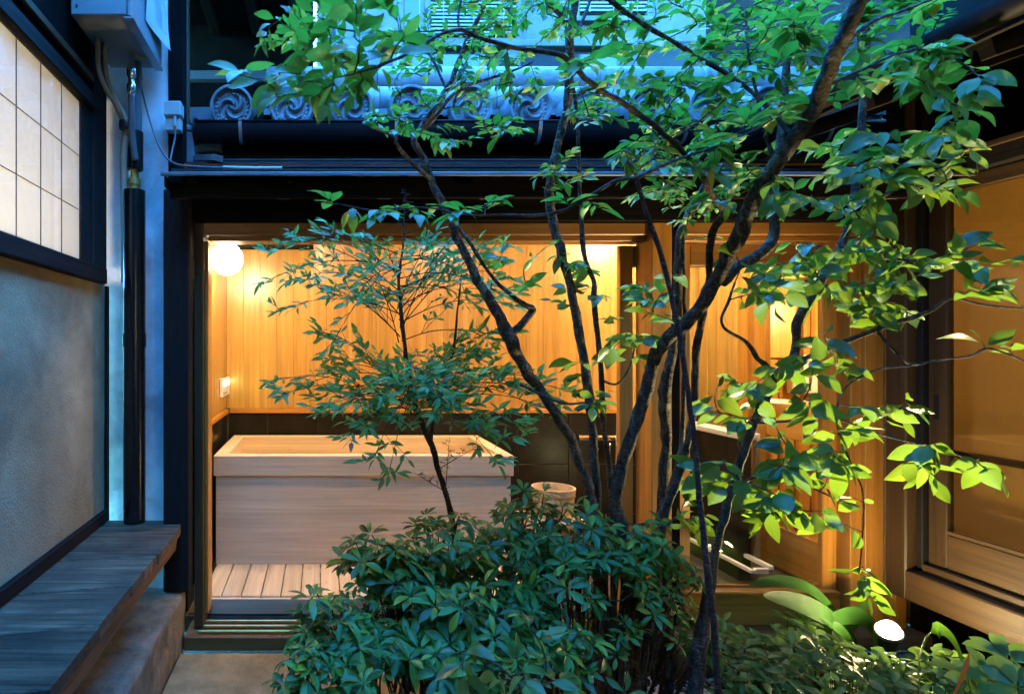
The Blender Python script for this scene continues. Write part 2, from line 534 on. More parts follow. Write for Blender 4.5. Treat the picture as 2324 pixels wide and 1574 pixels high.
M['brass'] = speckled('brass_rail', (0.42, 0.27, 0.07), (0.55, 0.37, 0.11), 20, 0.35, 0.5, metal=0.7, bstr=0.03)
M['boiler'] = speckled('enamelled_steel', (0.20, 0.205, 0.205), (0.25, 0.255, 0.255), 5, 0.5, 0.4, bstr=0.03)
M['boiler_dark'] = speckled('dark_trim', (0.03, 0.03, 0.032), (0.05, 0.05, 0.052), 8, 0.5, 0.4, bstr=0.05)
M['plastic_white'] = speckled('white_plastic', (0.70, 0.69, 0.66), (0.76, 0.75, 0.72), 8, 0.4, 0.45, bstr=0)
M['plastic_grey'] = speckled('grey_plastic', (0.28, 0.31, 0.29), (0.34, 0.37, 0.35), 8, 0.5, 0.4, bstr=0.05)
M['plastic_black'] = speckled('black_plastic', (0.012, 0.012, 0.013), (0.02, 0.02, 0.021), 8, 0.4, 0.45, bstr=0)
M['label_paper'] = speckled('label_paper', (0.52, 0.53, 0.54), (0.6, 0.61, 0.62), 6, 0.6, 0.3, bstr=0.1)
M['print'] = speckled('grey_print', (0.10, 0.10, 0.11), (0.14, 0.14, 0.15), 8, 0.8, 0.2, bstr=0)
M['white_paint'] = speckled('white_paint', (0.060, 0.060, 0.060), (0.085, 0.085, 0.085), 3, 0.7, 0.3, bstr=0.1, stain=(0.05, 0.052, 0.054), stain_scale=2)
M['blind'] = speckled('blind_slat', (0.13, 0.13, 0.13), (0.16, 0.16, 0.16), 6, 0.5, 0.35, bstr=0)
M['dark_glass'] = speckled('dark_window', (0.014, 0.016, 0.02), (0.02, 0.023, 0.028), 3, 0.08, 0.6, bstr=0)
M['concrete'] = speckled('concrete', (0.23, 0.16, 0.068), (0.40, 0.285, 0.13), 6, 0.88, 0.15, bstr=0.9, bscale=120, bdist=0.004, detail=9, stain=(0.17, 0.12, 0.05), stain_scale=3.0, vary=0.05)
def gritty(m, scale=260):
    nt = m.node_tree; b = [n for n in nt.nodes if n.type == 'BSDF_PRINCIPLED'][0]
    src = b.inputs['Base Color'].links[0].from_socket
    v = coords(nt, (1, 1, 1)); n = noise_tex(nt, v, scale, 2, 0.8)
    g = ramp(nt, n, [(0.30, (0.35, 0.33, 0.3)), (0.42, (1, 1, 1)), (0.64, (1, 1, 1)), (0.72, (1.5, 1.45, 1.4))])
    n2 = noise_tex(nt, v, 1.3, 7, 0.7, 0.8)
    g2 = ramp(nt, n2, [(0.35, (0.55, 0.52, 0.48)), (0.55, (1, 1, 1))])
    c = mix_col(nt, 0.75, mix_col(nt, 0.8, src, g, 'MULTIPLY'), g2, 'MULTIPLY')
    nt.links.new(c, b.inputs['Base Color'])
gritty(M['concrete']); gritty(M['plaster_grey'], 330)
M['stone'] = speckled('ledge_stone', (0.11, 0.088, 0.058), (0.26, 0.21, 0.14), 9, 0.9, 0.2, bstr=0.9, bscale=45, bdist=0.008, stain=(0.09, 0.085, 0.065), stain_scale=5)
M['soil'] = speckled('soil', (0.028, 0.020, 0.013), (0.06, 0.045, 0.03), 12, 0.95, 0.1, bstr=1.0, bscale=30, bdist=0.02)
M['gravel'] = speckled('gravel_stone', (0.30, 0.28, 0.25), (0.55, 0.52, 0.48), 14, 0.85, 0.2, bstr=0.2, bscale=60)
M['moss_rock'] = speckled('mossy_rock', (0.07, 0.05, 0.03), (0.16, 0.125, 0.07), 14, 0.95, 0.1, bstr=1.0, bscale=50, bdist=0.015, stain=(0.06, 0.075, 0.02), stain_scale=6)
M['globe'] = emitter('lamp_globe', (1.0, 0.82, 0.53), 1.42)
M['ceiling_lamp'] = emitter('ceiling_diffuser', (1.0, 0.82, 0.55), 4.0)
M['rear_lamp'] = emitter('rear_diffuser', (1.0, 0.82, 0.53), 2.6)
M['spot_lens'] = emitter('spot_lens', (1.0, 0.78, 0.40), 13.0)
M['lit_screen'] = emitter('lit_display', (0.35, 0.5, 0.25), 0.35)
M['lantern'] = emitter('fill_lantern', (1.0, 0.74, 0.42), 0.6)  # glow of the added fill behind the viewer
M['glass'] = thin_glass('window_glass')
M['glass_old'] = thin_glass('old_glass', (0.80, 0.78, 0.70), 0.03, boost=0.07)
M['shoji'] = paper_mat('shoji_paper', (0.88, 0.86, 0.82), 0.62)
M['screen'] = paper_mat('amber_screen', (0.62, 0.40, 0.13), 0.5)
M['room'] = speckled('room_plaster', (0.50, 0.44, 0.34), (0.58, 0.51, 0.40), 4, 0.9, 0.2, bstr=0.1)
M['white_cloth'] = speckled('white_enamel', (0.72, 0.70, 0.66), (0.80, 0.78, 0.74), 4, 0.35, 0.5, bstr=0)
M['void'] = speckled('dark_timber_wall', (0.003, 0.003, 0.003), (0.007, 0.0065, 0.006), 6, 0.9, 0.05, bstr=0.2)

M['leaf_canopy'] = leaf_mat('canopy_leaf', (0.008, 0.040, 0.008), (0.050, 0.17, 0.020), (0.42, 0.34, 0.05), 0.10, 0.40, (0.20, 0.48, 0.04))  # yellow share: lamp-lit leaves put into the colour, some truly yellow
M['leaf_right'] = leaf_mat('camellia_leaf', (0.009, 0.042, 0.012), (0.042, 0.145, 0.022), (0.26, 0.30, 0.03), 0.05, 0.40, (0.30, 0.52, 0.03), rough=0.33, vein=0.5)
M['leaf_nandina'] = leaf_mat('nandina_leaf', (0.025, 0.12, 0.025), (0.10, 0.30, 0.06), (0.13, 0.045, 0.02), 0.025, 0.42, (0.16, 0.50, 0.10), rough=0.42, vein=0.15)
M['leaf_shrub'] = leaf_mat('shrub_leaf', (0.012, 0.055, 0.012), (0.055, 0.205, 0.030), (0.14, 0.24, 0.02), 0.09, 0.22, (0.16, 0.40, 0.04), rough=0.36, spec=0.36, vein=0.25)
M['leaf_ground'] = leaf_mat('ground_cover_leaf', (0.022, 0.07, 0.018), (0.05, 0.14, 0.03), (0.10, 0.16, 0.03), 0.05, 0.3, (0.26, 0.44, 0.05), rough=0.45, spec=0.3, vein=0.2)
M['leaf_blade'] = leaf_mat('blade_leaf', (0.035, 0.11, 0.02), (0.06, 0.17, 0.025), None, 0.0, 0.42, (0.34, 0.62, 0.03), rough=0.5, spec=0.2, vein=0.12)
def blade_mat(name):
    m, nt, out = new_mat(name)
    b = nt.nodes.new('ShaderNodeBsdfPrincipled'); b.inputs['Roughness'].default_value = 0.5; b.inputs['Specular IOR Level'].default_value = 0.2
    uv = node(nt, 'ShaderNodeUVMap'); sp = node(nt, 'ShaderNodeSeparateXYZ'); nt.links.new(uv.outputs[0], sp.inputs[0])
    mu = node(nt, 'ShaderNodeMath', operation='MULTIPLY'); mu.inputs[1].default_value = 15.0; nt.links.new(sp.outputs[0], mu.inputs[0])
    pp = node(nt, 'ShaderNodeMath', operation='PINGPONG'); pp.inputs[1].default_value = 0.5; nt.links.new(mu.outputs[0], pp.inputs[0])
    c = ramp(nt, pp.outputs[0], [(0.0, (0.020, 0.070, 0.010)), (0.3, (0.032, 0.11, 0.014)), (0.5, (0.026, 0.09, 0.012))])
    tc = node(nt, 'ShaderNodeTexCoord'); nz = noise_tex(nt, tc.outputs['Object'], 14, 6, 0.7)
    cz = ramp(nt, nz, [(0.3, (0.5, 0.5, 0.5)), (0.7, (1.2, 1.2, 1.1))])
    c = mix_col(nt, 0.8, c, cz, 'MULTIPLY')
    nt.links.new(c, b.inputs['Base Color']); bump(nt, pp.outputs[0], b, 0.5, 0.003)
    t = node(nt, 'ShaderNodeBsdfTranslucent'); ct = mix_col(nt, 0.35, c, (0.20, 0.42, 0.02)); nt.links.new(ct, t.inputs[0])
    mx = node(nt, 'ShaderNodeMixShader'); mx.inputs[0].default_value = 0.35
    nt.links.new(b.outputs[0], mx.inputs[1]); nt.links.new(t.outputs[0], mx.inputs[2]); nt.links.new(mx.outputs[0], out.inputs['Surface'])
    return m
M['leaf_blade'] = blade_mat('blade_leaf_ribbed')
M['leaf_dry'] = leaf_mat('dry_leaf', (0.20, 0.07, 0.02), (0.30, 0.12, 0.03), None, 0.0, 0.3, (0.5, 0.2, 0.05), rough=0.6, vein=0.2)
M['bark_grey'] = bark('grey_bark', (0.035, 0.027, 0.020), (0.17, 0.135, 0.105), (0.13, 0.135, 0.11))
M['bark_dark'] = bark('dark_bark', (0.026, 0.019, 0.013), (0.13, 0.095, 0.068), (0.12, 0.12, 0.09))
M['bark_brown'] = bark('brown_bark', (0.04, 0.025, 0.022), (0.11, 0.07, 0.062))
M['twig'] = bark('twig', (0.05, 0.035, 0.024), (0.13, 0.095, 0.065))
M['stem_nandina'] = bark('nandina_stem', (0.045, 0.03, 0.02), (0.12, 0.075, 0.045))
# ================================================================== THE GROUND
paving = setting('courtyard_paving')
soil = setting('planting_bed')
def ground_sheet(name, x0, x1, y0, y1, z, n, amp, material, parent):
    m = MB(); nx = ny = n
    for j in range(ny + 1):
        for i in range(nx + 1):
            x = x0 + (x1 - x0) * i / nx; y = y0 + (y1 - y0) * j / ny
            m.v.append(Vector((x, y, z + amp * noise.noise(Vector((x * 3, y * 3, 1.7))) + 0.4 * amp * noise.noise(Vector((x * 11, y * 11, 4))))))
    for j in range(ny):
        for i in range(nx):
            a = j * (nx + 1) + i
            m.f.append((a, a + 1, a + nx + 2, a + nx + 1))
    return build(name, m, material, parent, smooth=True, fix=False)
ground_sheet('ground', -9, 9, -9, 12, -0.16, 20, 0.0, M['soil'], None)['kind'] = 'structure'
ground_sheet('bed_soil', 0.05, 2.95, -1.3, 2.56, -0.004, 60, 0.025, M['soil'], soil)
slab_edges = [-1.3, -0.1, 0.9, 1.75, 2.545]
for k in range(4):
    for x0, x1 in ((-0.60, -0.075), (-0.068, 0.42)):
        bx('paving_slab', M['concrete'], paving, x0, x1, slab_edges[k] + .003, slab_edges[k + 1] - .003, -0.12, 0.006 - 0.002 * (k % 2), 0.004)

# ================================================================== LEFT HOUSE
LX = -0.963
house = thing('wooden_house', 'old town house wall of grey plaster with a lit paper window above a bench', 'house', (LX, 1.5, 0))
def plaster_panel(name, y0, y1, z0, z1, x):
    m = MB(); ny, nz = 40, 20
    for j in range(nz + 1):
        for i in range(ny + 1):
            y = y0 + (y1 - y0) * i / ny; z = z0 + (z1 - z0) * j / nz
            m.v.append(Vector((x + 0.004 * noise.noise(Vector((y * 4, z * 4, 3))), y, z)))
    for j in range(nz):
        for i in range(ny):
            a = j * (ny + 1) + i
            m.f.append((a, a + 1, a + ny + 2, a + ny + 1))
    return build(name, m, M['plaster_grey'], house, smooth=True, fix=False)
plaster_panel('plaster_wall', -1.3, 2.66, 0.50, 1.60, LX)
bx('plaster_back', M['plaster_grey'], house, LX - 0.10, LX - 0.008, -1.3, 2.66, 0.0, 1.57, 0)
bx('window_sill', M['dark_y'], house, LX - 0.06, LX + 0.034, -1.3, 2.60, 1.572, 1.638, 0.004)
bx('skirting_board', M['dark_y'], house, LX - 0.001, LX + 0.022, -1.3, 2.66, 0.536, 0.585, 0.004)
bx('corner_post', M['dark_up'], house, LX - 0.08, LX + 0.012, 2.50, 2.655, 1.640, 3.3, 0.006)
bx('corner_trim', M['dark_up'], house, LX - 0.01, LX + 0.012, 2.655, 2.685, 0.50, 1.57, 0.002)
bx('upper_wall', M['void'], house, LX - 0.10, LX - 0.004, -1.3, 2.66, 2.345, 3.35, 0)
bx('lintel', M['dark_y'], house, LX - 0.06, LX + 0.03, -1.3, 2.497, 2.283, 2.343, 0.004)
bx('picture_rail', M['brown_y'], house, LX - 0.002, LX + 0.018, -1.3, 2.497, 2.40, 2.43, 0.003)
# the lit window: frame, bars and one paper pane per opening
win = bx('shoji_window', M['dark_up'], house, LX - 0.055, LX + 0.006, 2.398, 2.497, 1.640, 2.281, 0.003)
GY = [2.394 - 0.1655 * k for k in range(0, 19)]
GZ = [1.642, 1.847, 2.062, 2.279]
for i in range(len(GY) - 1):
    for k in range(3):
        ya, yb, za, zb_ = GY[i + 1] + .0005, GY[i] - .0005, GZ[k] + .0005, GZ[k + 1] - .0005
        build('pane', MB().quad((LX - .006, ya, za), (LX - .006, yb, za), (LX - .006, yb, zb_), (LX - .006, ya, zb_)), M['shoji'], win, fix=False)
for y in GY[1:-1]:
    bx('glazing_bar', M['pipe_grey'], win, LX - 0.0055, LX - 0.0025, y - .0012, y + .0012, 1.643, 2.278, 0)
for z in GZ[1:3]:
    bx('glazing_rail', M['pipe_grey'], win, LX - 0.0056, LX - 0.0030, GY[-1], 2.392, z - .0012, z + .0012, 0)
bx('window_glass', M['glass'], win, LX - 0.001, LX + 0.001, GY[-1], 2.394, 1.642, 2.279, 0)
# the room behind it
m = MB()
m.box(LX - 1.6, LX - 1.55, -1.3, 2.66, 0.9, 3.0, 0).box(LX - 1.6, LX - 0.11, -1.3, 2.66, 0.85, 0.9, 0).box(LX - 1.6, LX - 0.11, -1.3, 2.66, 3.0, 3.05, 0)
m.box(LX - 1.6, LX - 0.11, 2.66, 2.71, 0.85, 3.0, 0).box(LX - 1.6, LX - 0.11, -1.35, -1.3, 0.85, 3.0, 0)
build('room_shell', m, M['room'], house, fix=False)
# roof of the left house: eave over the window and its return over the rear
rb = MB(); rb.beam((LX - 0.46, -1.4, 3.42), (LX - 0.46, 4.3, 3.42), 0.9, 0.06)
build('eave', rb, M['void'], house)
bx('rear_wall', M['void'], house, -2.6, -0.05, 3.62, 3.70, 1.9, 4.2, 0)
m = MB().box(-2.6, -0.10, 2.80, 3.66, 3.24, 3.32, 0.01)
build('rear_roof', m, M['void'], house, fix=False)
m = MB().beam((-0.78, 3.45, 2.855), (0.02, 3.45, 2.855), 0.05, 0.05)
build('rear_beam', m, M['pipe_grey'], house)
for k in range(3):
    bx('rear_rafter', M['dark_y'], house, -0.66 + .24 * k, -0.61 + .24 * k, 2.82, 3.6, 3.17, 3.235, 0.003)

# white plastered corner pier behind the downpipe
pier = thing('plaster_pier', 'narrow white plaster wall strip behind the dark downpipe', 'wall', (-0.85, 2.76, 0.5))
m = MB(); nx, nz = 14, 60
for j in range(nz + 1):
    for i in range(nx + 1):
        x = -1.0 + 0.30 * i / nx; z = 0.50 + 2.75 * j / nz
        m.v.append(Vector((x, 2.745 + 0.006 * noise.noise(Vector((x * 8, 3, z * 5))) + .002 * noise.noise(Vector((x * 30, 1, z * 30))), z)))
for j in range(nz):
    for i in range(nx):
        a = j * (nx + 1) + i
        m.f.append((a, a + 1, a + nx + 2, a + nx + 1))
build('plaster_face', m, M['plaster_white'], pier, smooth=True, fix=False)
bx('pier_core', M['plaster_white'], pier, -1.02, -0.702, 2.756, 2.90, 0.0, 3.24, 0)

# ================================================================== BENCH, LEDGE
bench = thing('veranda_bench', 'long weathered plank bench along the grey plaster wall', 'bench', (-0.79, 1.5, 0.43))
joints = [2.665, 2.575, 2.222, 1.930, 1.655, 1.343, 1.02, 0.70, 0.35, 0.0, -0.4, -0.8]
for k in range(len(joints) - 1):
    y1, y0 = joints[k], joints[k + 1]
    sk = 0.0 if k == 0 else -0.07
    ska = 0.0 if k == 0 else sk
    e = -0.611 + rng.uniform(-0.006, 0.006); zt = 0.531 + rng.uniform(-0.004, 0.004)
    m = MB(); g = 0.0045
    nseg = 8
    rows = []
    for i in range(nseg + 1):
        t = i / nseg; x = LX + 0.004 + (e - LX - 0.004) * t
        off0 = (sk * (1 - t)); off1 = ((0 if k <= 1 else sk) * (1 - t))
        wob = 0.004 * noise.noise(Vector((x * 9, y0 * 3, 0)))
        wob1 = 0.004 * noise.noise(Vector((x * 9, y1 * 3, 7)))
        ya, yb = y0 + off0 + g + wob, y1 + off1 - g + wob1
        zz = zt + 0.0015 * noise.noise(Vector((x * 6, y0, 2)))
        rows.append([(x, ya, zz - .003), (x, ya + .004, zz), (x, (ya + yb) / 2, zz + .0012 * noise.noise(Vector((x * 10, yb, 9)))), (x, yb - .004, zz), (x, yb, zz - .003), (x, yb, zz - .036), (x, ya, zz - .036)])
    for r in rows: m.v.extend([Vector(p) for p in r])
    for i in range(nseg):
        for q in range(7):
            m.f.append((i * 7 + q, i * 7 + (q + 1) % 7, (i + 1) * 7 + (q + 1) % 7, (i + 1) * 7 + q))
    m.f.append(tuple(range(7))); m.f.append(tuple(reversed(range(nseg * 7, nseg * 7 + 7))))
    build('plank', m, M['bench'], bench)
m = MB(); npt = 40
for i in range(npt + 1):
    y = -0.8 + 3.40 * i / npt
    w = 0.005 * noise.noise(Vector((y * 4, 1, 1))) ; zb = 0.422 + 0.010 * noise.noise(Vector((y * 2.2, 4, 2)))
    for p in ((-0.628 + w, 0.494), (-0.626 + w, 0.48), (-0.634 + w, zb), (-0.70, zb), (-0.70, 0.494)):
        m.v.append(Vector((p[0], y, p[1])))
for i in range(npt):
    for q in range(5):
        m.f.append((i * 5 + q, i * 5 + (q + 1) % 5, (i + 1) * 5 + (q + 1) % 5, (i + 1) * 5 + q))
m.f.append((0, 1, 2, 3, 4)); m.f.append(tuple(reversed(range(npt * 5, npt * 5 + 5))))
build('edge_beam', m, M['bench_edge'], bench)
for y in (0.2, 1.05):
    bx('leg', M['dark_up'], bench, -0.72, -0.65, y, y + .07, 0.235, 0.421, 0.004)

ledge = thing('stone_ledge', 'rough low stone footing under the plank bench', 'ledge', (-0.78, 1.5, 0))
def rough_block(name, x0, x1, y0, y1, z0, z1, n, amp, material, parent):
    bm = bmesh.new()
    bmesh.ops.create_grid(bm, x_segments=n[0], y_segments=n[1], size=0.5)
    m = MB()
    def surf(fn, nu, nv):
        b = len(m.v)
        for j in range(nv + 1):
            for i in range(nu + 1):
                p = fn(i / nu, j / nv)
                q = p + amp * noise.noise_vector(p * 5) + 0.45 * amp * noise.noise_vector(p * 17)
                m.v.append(q)
        for j in range(nv):
            for i in range(nu):
                a = b + j * (nu + 1) + i
                m.f.append((a, a + 1, a + nu + 2, a + nu + 1))
    bm.free()
    L = lambda a, c, t: a + (c - a) * t
    surf(lambda u, v: Vector((L(x0, x1, u), L(y0, y1, v), z1)), n[0], n[1])
    surf(lambda u, v: Vector((x1, L(y0, y1, u), L(z0, z1, v))), n[1], n[2])
    surf(lambda u, v: Vector((L(x0, x1, u), y0, L(z0, z1, v))), n[0], n[2])
    surf(lambda u, v: Vector((L(x1, x0, u), y1, L(z0, z1, v))), n[0], n[2])
    o = build(name, m, material, parent, smooth='auto', fix=False)
    bm = bmesh.new(); bm.from_mesh(o.data); bmesh.ops.remove_doubles(bm, verts=bm.verts, dist=0.0005); bm.to_mesh(o.data); bm.free()
    return o
for y0, y1 in ((-0.8, 0.55), (0.556, 1.60), (1.606, 2.66)):
    rough_block('footing_stone', -0.97, -0.605 + rng.uniform(-.006, .006), y0, y1, -0.1, 0.232 + rng.uniform(-.006, .004), (10, 36, 10), 0.009, M['stone'], ledge)

# ================================================================== PIPES, BOILER
dp = thing('downpipe', 'dark round downpipe running down the white plaster strip', 'downpipe', (-0.822, 2.60, 0.53))
dc = Vector((-0.822, 2.63, 0))
build('pipe', MB().lathe([(0.047, 0.533), (0.047, 1.985)], dc, 24), M['pipe_dark'], dp, smooth='auto', fix=False)
build('pipe_collar', MB().lathe([(0.0505, 1.30), (0.0505, 1.36)], dc, 24), M['pipe_dark'], dp, smooth='auto', fix=False)
build('brass_union', MB().lathe([(0.024, 1.985), (0.024, 2.005), (0.029, 2.010), (0.029, 2.035), (0.02, 2.04), (0.02, 2.075)], dc, 14), M['brass'], dp, smooth='auto', fix=False)
build('upper_pipe', MB().lathe([(0.028, 2.075), (0.028, 2.56)], dc + Vector((0.004, 0, 0)), 18), M['pipe_grey'], dp, smooth='auto', fix=False)
build('pipe_sleeve', MB().lathe([(0.036, 2.075), (0.036, 2.24)], dc + Vector((0.004, -.004, 0)), 18), M['pipe_dark'], dp, smooth='auto', fix=False)

boiler = thing('water_heater', 'pale metal water heater high on the left wall with hoses below', 'heater', (-0.83, 2.45, 2.54))
X0, X1, Y0, Y1, Z0, Z1 = -0.945, -0.715, 2.25, 2.68, 2.545, 3.20
bx('casing', M['boiler'], boiler, X0, X1 - .018, Y0 + .002, Y1, Z0, Z1, 0.006)
bx('front_cover', M['boiler'], boiler, X1 - .016, X1, Y0, Y1, Z0 - .004, Z1, 0.004)
bx('cover_seam', M['boiler_dark'], boiler, X1 - .0185, X1 - .0145, Y0 + .004, Y1 - .004, Z0 + .004, Z1, 0)
bx('cover_lip', M['steel'], boiler, X1 - .03, X1 + .006, Y0 - .002, Y1 + .002, Z0 - .012, Z0 - .006, 0.001)
bx('fixing_screw', M['boiler_dark'], boiler, X0 + .020, X0 + .030, Y0 - .001, Y0 + .003, Z0 + .030, Z0 + .042, 0.001)
for k in range(9):
    bx('vent_slot', M['boiler_dark'], boiler, X1 - .001, X1 + .0012, Y0 + .05 + .012 * k, Y0 + .056 + .012 * k, Z0 + .16, Z0 + .30, 0)
m = MB(); nu, nv = 10, 8
for j in range(nv + 1):
    for i in range(nu + 1):
        u, v = i / nu, j / nv
        y = 2.42 + 0.235 * u; z = 2.62 + 0.30 * v
        x = X1 + 0.004 + 0.055 * max(0, u - .25) ** 1.5 * (1 - .25 * v) + 0.006 * math.sin(v * 4 + u * 3)
        m.v.append(Vector((x, y + .02 * (1 - v) * u, z)))
for j in range(nv):
    for i in range(nu):
        a = j * (nu + 1) + i
        m.f.append((a, a + 1, a + nu + 2, a + nu + 1))
sheet = build('instruction_sheet', m, M['label_paper'], boiler, smooth=True, fix=False)
def on_sheet(u, v, off=0.0012):
    y = 2.42 + 0.235 * u; z = 2.62 + 0.30 * v
    x = X1 + 0.004 + 0.055 * max(0, u - .25) ** 1.5 * (1 - .25 * v) + 0.006 * math.sin(v * 4 + u * 3)
    return Vector((x + off, y + .02 * (1 - v) * u - off, z))
pm = MB()
def strip(u0, u1, v0, v1, n=4):
    for i in range(n):
        a, c = u0 + (u1 - u0) * i / n, u0 + (u1 - u0) * (i + 1) / n
        pm.quad(on_sheet(a, v0), on_sheet(c, v0), on_sheet(c, v1), on_sheet(a, v1))
strip(.45, .9, .18, .187); strip(.45, .9, .60, .607); strip(.45, .457, .18, .607, 1); strip(.893, .9, .18, .607, 1)
for k in range(11):
    strip(.49, .84 - .08 * rng.random(), .225 + .032 * k, .232 + .032 * k)
tag(build('printed_text', pm, M['print'], sheet, fix=False), kind='stuff')

def cat(pts, n=8):
    pts = [Vector(p) for p in pts]; out = []
    for i in range(len(pts) - 1):
        p0 = pts[max(i - 1, 0)]; p1 = pts[i]; p2 = pts[i + 1]; p3 = pts[min(i + 2, len(pts) - 1)]
        for k in range(n):
            t = k / n
            out.append(0.5 * ((2 * p1) + (p2 - p0) * t + (2 * p0 - 5 * p1 + 4 * p2 - p3) * t * t + (3 * p1 - p0 - 3 * p2 + p3) * t ** 3))
    out.append(pts[-1]); return out
hose = [[(222, 92, 2.42), (223, 150, 2.42), (238, 196, 2.46), (262, 236, 2.52), (282, 280, 2.57), (292, 308, 2.58)],
        [(238, 106, 2.46), (241, 170, 2.46), (256, 212, 2.50), (275, 250, 2.54), (293, 285, 2.56), (300, 310, 2.57)]]
for h in hose:
    build('hose', MB().tube(cat([P(*p) for p in h]), 0.0105, 10), M['pipe_beige'], boiler, smooth=True, fix=False)
for (dx, dy, Y) in ((222, 96, 2.42), (238, 108, 2.46)):
    build('hose_clip', MB().lathe([(0.014, 0), (0.014, 0.016)], P(dx, dy, Y), 12), M['steel'], boiler, smooth='auto', fix=False)
build('valve', MB().lathe([(0.014, 2.36), (0.019, 2.37), (0.019, 2.40), (0.013, 2.41), (0.013, 2.43), (0.020, 2.44), (0.020, 2.47), (0.012, 2.48), (0.012, 2.54)], (-0.80, 2.52, 0.0), 14), M['chrome'], boiler, smooth='auto', fix=False)
build('drain_tube', MB().tube(cat([Vector((-0.80, 2.52, 2.36)), Vector((-0.802, 2.53, 2.27)), Vector((-0.806, 2.55, 2.19)), Vector((-0.80, 2.575, 2.10))]), 0.014, 10), M['pipe_grey'], boiler, smooth=True, fix=False)
build('tape_band', MB().lathe([(0.030, -0.018), (0.032, 0), (0.030, 0.018)], P(287, 284, 2.575), 14), M['plastic_black'], boiler, smooth='auto', fix=False)
build('copper_bend', MB().tube(cat([P(318, 105, 2.56), P(312, 118, 2.56), P(318, 130, 2.56), P(330, 132, 2.58)]), 0.006, 8), M['brass'], boiler, smooth=True, fix=False)
for h in ([(286, 300, 2.585), (281, 350, 2.60), (281, 430, 2.62), (283, 640, 2.64)],):
    build('insulated_hose', MB().tube(cat([P(*p) for p in h]), 0.016, 10), M['pipe_beige'], boiler, smooth=True, fix=False)

cable = thing('grey_cable', 'thin grey cable looping from the water heater down to the eave', 'cable', P(330, 240, 2.6))
build('cord', MB().tube(cat([P(299, 128, 2.60), P(312, 165, 2.62), P(325, 215, 2.64), P(342, 280, 2.65), P(365, 338, 2.60), P(392, 368, 2.50), P(440, 377, 2.46), P(540, 380, 2.46)]), 0.0042, 8), M['pipe_grey'], cable, smooth=True, fix=False)
build('conduit_end', MB().tube(cat([P(505, 379, 2.462), P(570, 380.5, 2.462), P(640, 380.5, 2.462)]), 0.0072, 8), M['plastic_grey'], cable, smooth=True, fix=False)
bx('cable_tag', M['plastic_white'], cable, *(lambda a, c: (a.x, c.x, 2.655, 2.66, c.z, a.z))(P(315, 168, 2.66), P(328, 193, 2.66)), 0.001)

jb = thing('junction_box', 'small grey junction box on the dark post above the eave', 'junction box', P(392, 262, 2.66))
a, c = P(371, 228, 2.64), P(411, 293, 2.64)
bx('box_lid', M['plastic_grey'], jb, a.x, c.x, 2.635, 2.70, P(0, 262, 2.64).z, a.z, 0.006)
bx('box_base', M['plastic_grey'], jb, a.x + .004, c.x - .006, 2.650, 2.70, c.z, P(0, 263, 2.64).z, 0.004)
build('plug', MB().tube([P(397, 264, 2.64), P(397, 285, 2.64)], 0.007, 8), M['plastic_grey'], jb, smooth='auto', fix=False)
build('cord', MB().tube(cat([P(397, 285, 2.64), P(397, 312, 2.64), P(391, 340, 2.62), P(386, 366, 2.58)]), 0.0042, 8), M['pipe_grey'], jb, smooth=True, fix=False)

# ================================================================== BATH HOUSE
bath = thing('bath_house', 'timber bath annex with a wide sliding opening and orange board walls', 'bath house', (1.0, 3.0, 0))
FY = 2.70
bx('corner_post', M['dark_up'], bath, -0.688, -0.574, 2.60, 2.72, 0.235, 1.985, 0.006)
bx('upper_post', M['void'], bath, -0.70, -0.63, 2.73, 2.80, 1.985, 3.24, 0.004)
bx('door_jamb', M['brown_up'], bath, -0.570, -0.528, 2.675, 2.80, 0.045, 1.853, 0.003)
bx('jamb_stop', M['frame_up'], bath, -0.527, -0.512, 2.705, 2.80, 0.100, 1.775, 0.002)
bx('dark_lintel', M['dark_x'], bath, -0.572, 2.70, 2.655, 2.74, 1.858, 1.960, 0.004)
bx('eave_board', M['dark_x'], bath, -0.572, 2.70, 2.66, 2.70, 1.964, 2.06, 0.003)
bx('door_head', M['frame_x'], bath, -0.527, 1.462, 2.675, 2.80, 1.800, 1.854, 0.003)
bx('head_track', M['frame_x'], bath, -0.511, 1.462, 2.700, 2.80, 1.777, 1.798, 0.002)
bx('sill_beam', M['sill'], bath, -0.60, 2.66, 2.605, 2.775, -0.02, 0.040, 0.004)
for y in (2.632, 2.682, 2.732):
    build('brass_rail', MB().box(-0.545, 1.46, y, y + .010, 0.041, 0.056, 0.003), M['brass'], bath, fix=False)
# right of the opening: post, dark slot, frames
bx('light_post', M['frame_up'], bath, 1.466, 1.556, 2.66, 2.80, 0.042, 1.854, 0.004)
bx('slot_post', M['void'], bath, 1.560, 1.622, 2.70, 2.80, 0.042, 1.845, 0.012)
bx('window_head', M['frame_x'], bath, 1.625, 2.64, 2.672, 2.80, 1.800, 1.856, 0.003)
bx('head_track', M['frame_x'], bath, 1.625, 2.64, 2.700, 2.80, 1.777, 1.798, 0.002)
for (a, c, y) in ((1930, 1960, 2.712), (1964, 2006, 2.690), (2012, 2030, 2.725), (2032, 2058, 2.680)):
    bx('frame_stile', M['frame_up'], bath, (a - 730) / 1360 * y, (c - 730) / 1360 * y, y, 2.80, 0.042, 1.775, 0.003)
for px in (1962, 2009):
    bx('frame_channel', M['pipe_grey'], bath, (px - 2 - 730) / 1360 * 2.73, (px + 2 - 730) / 1360 * 2.73, 2.73, 2.80, 0.05, 1.77, 0.001)
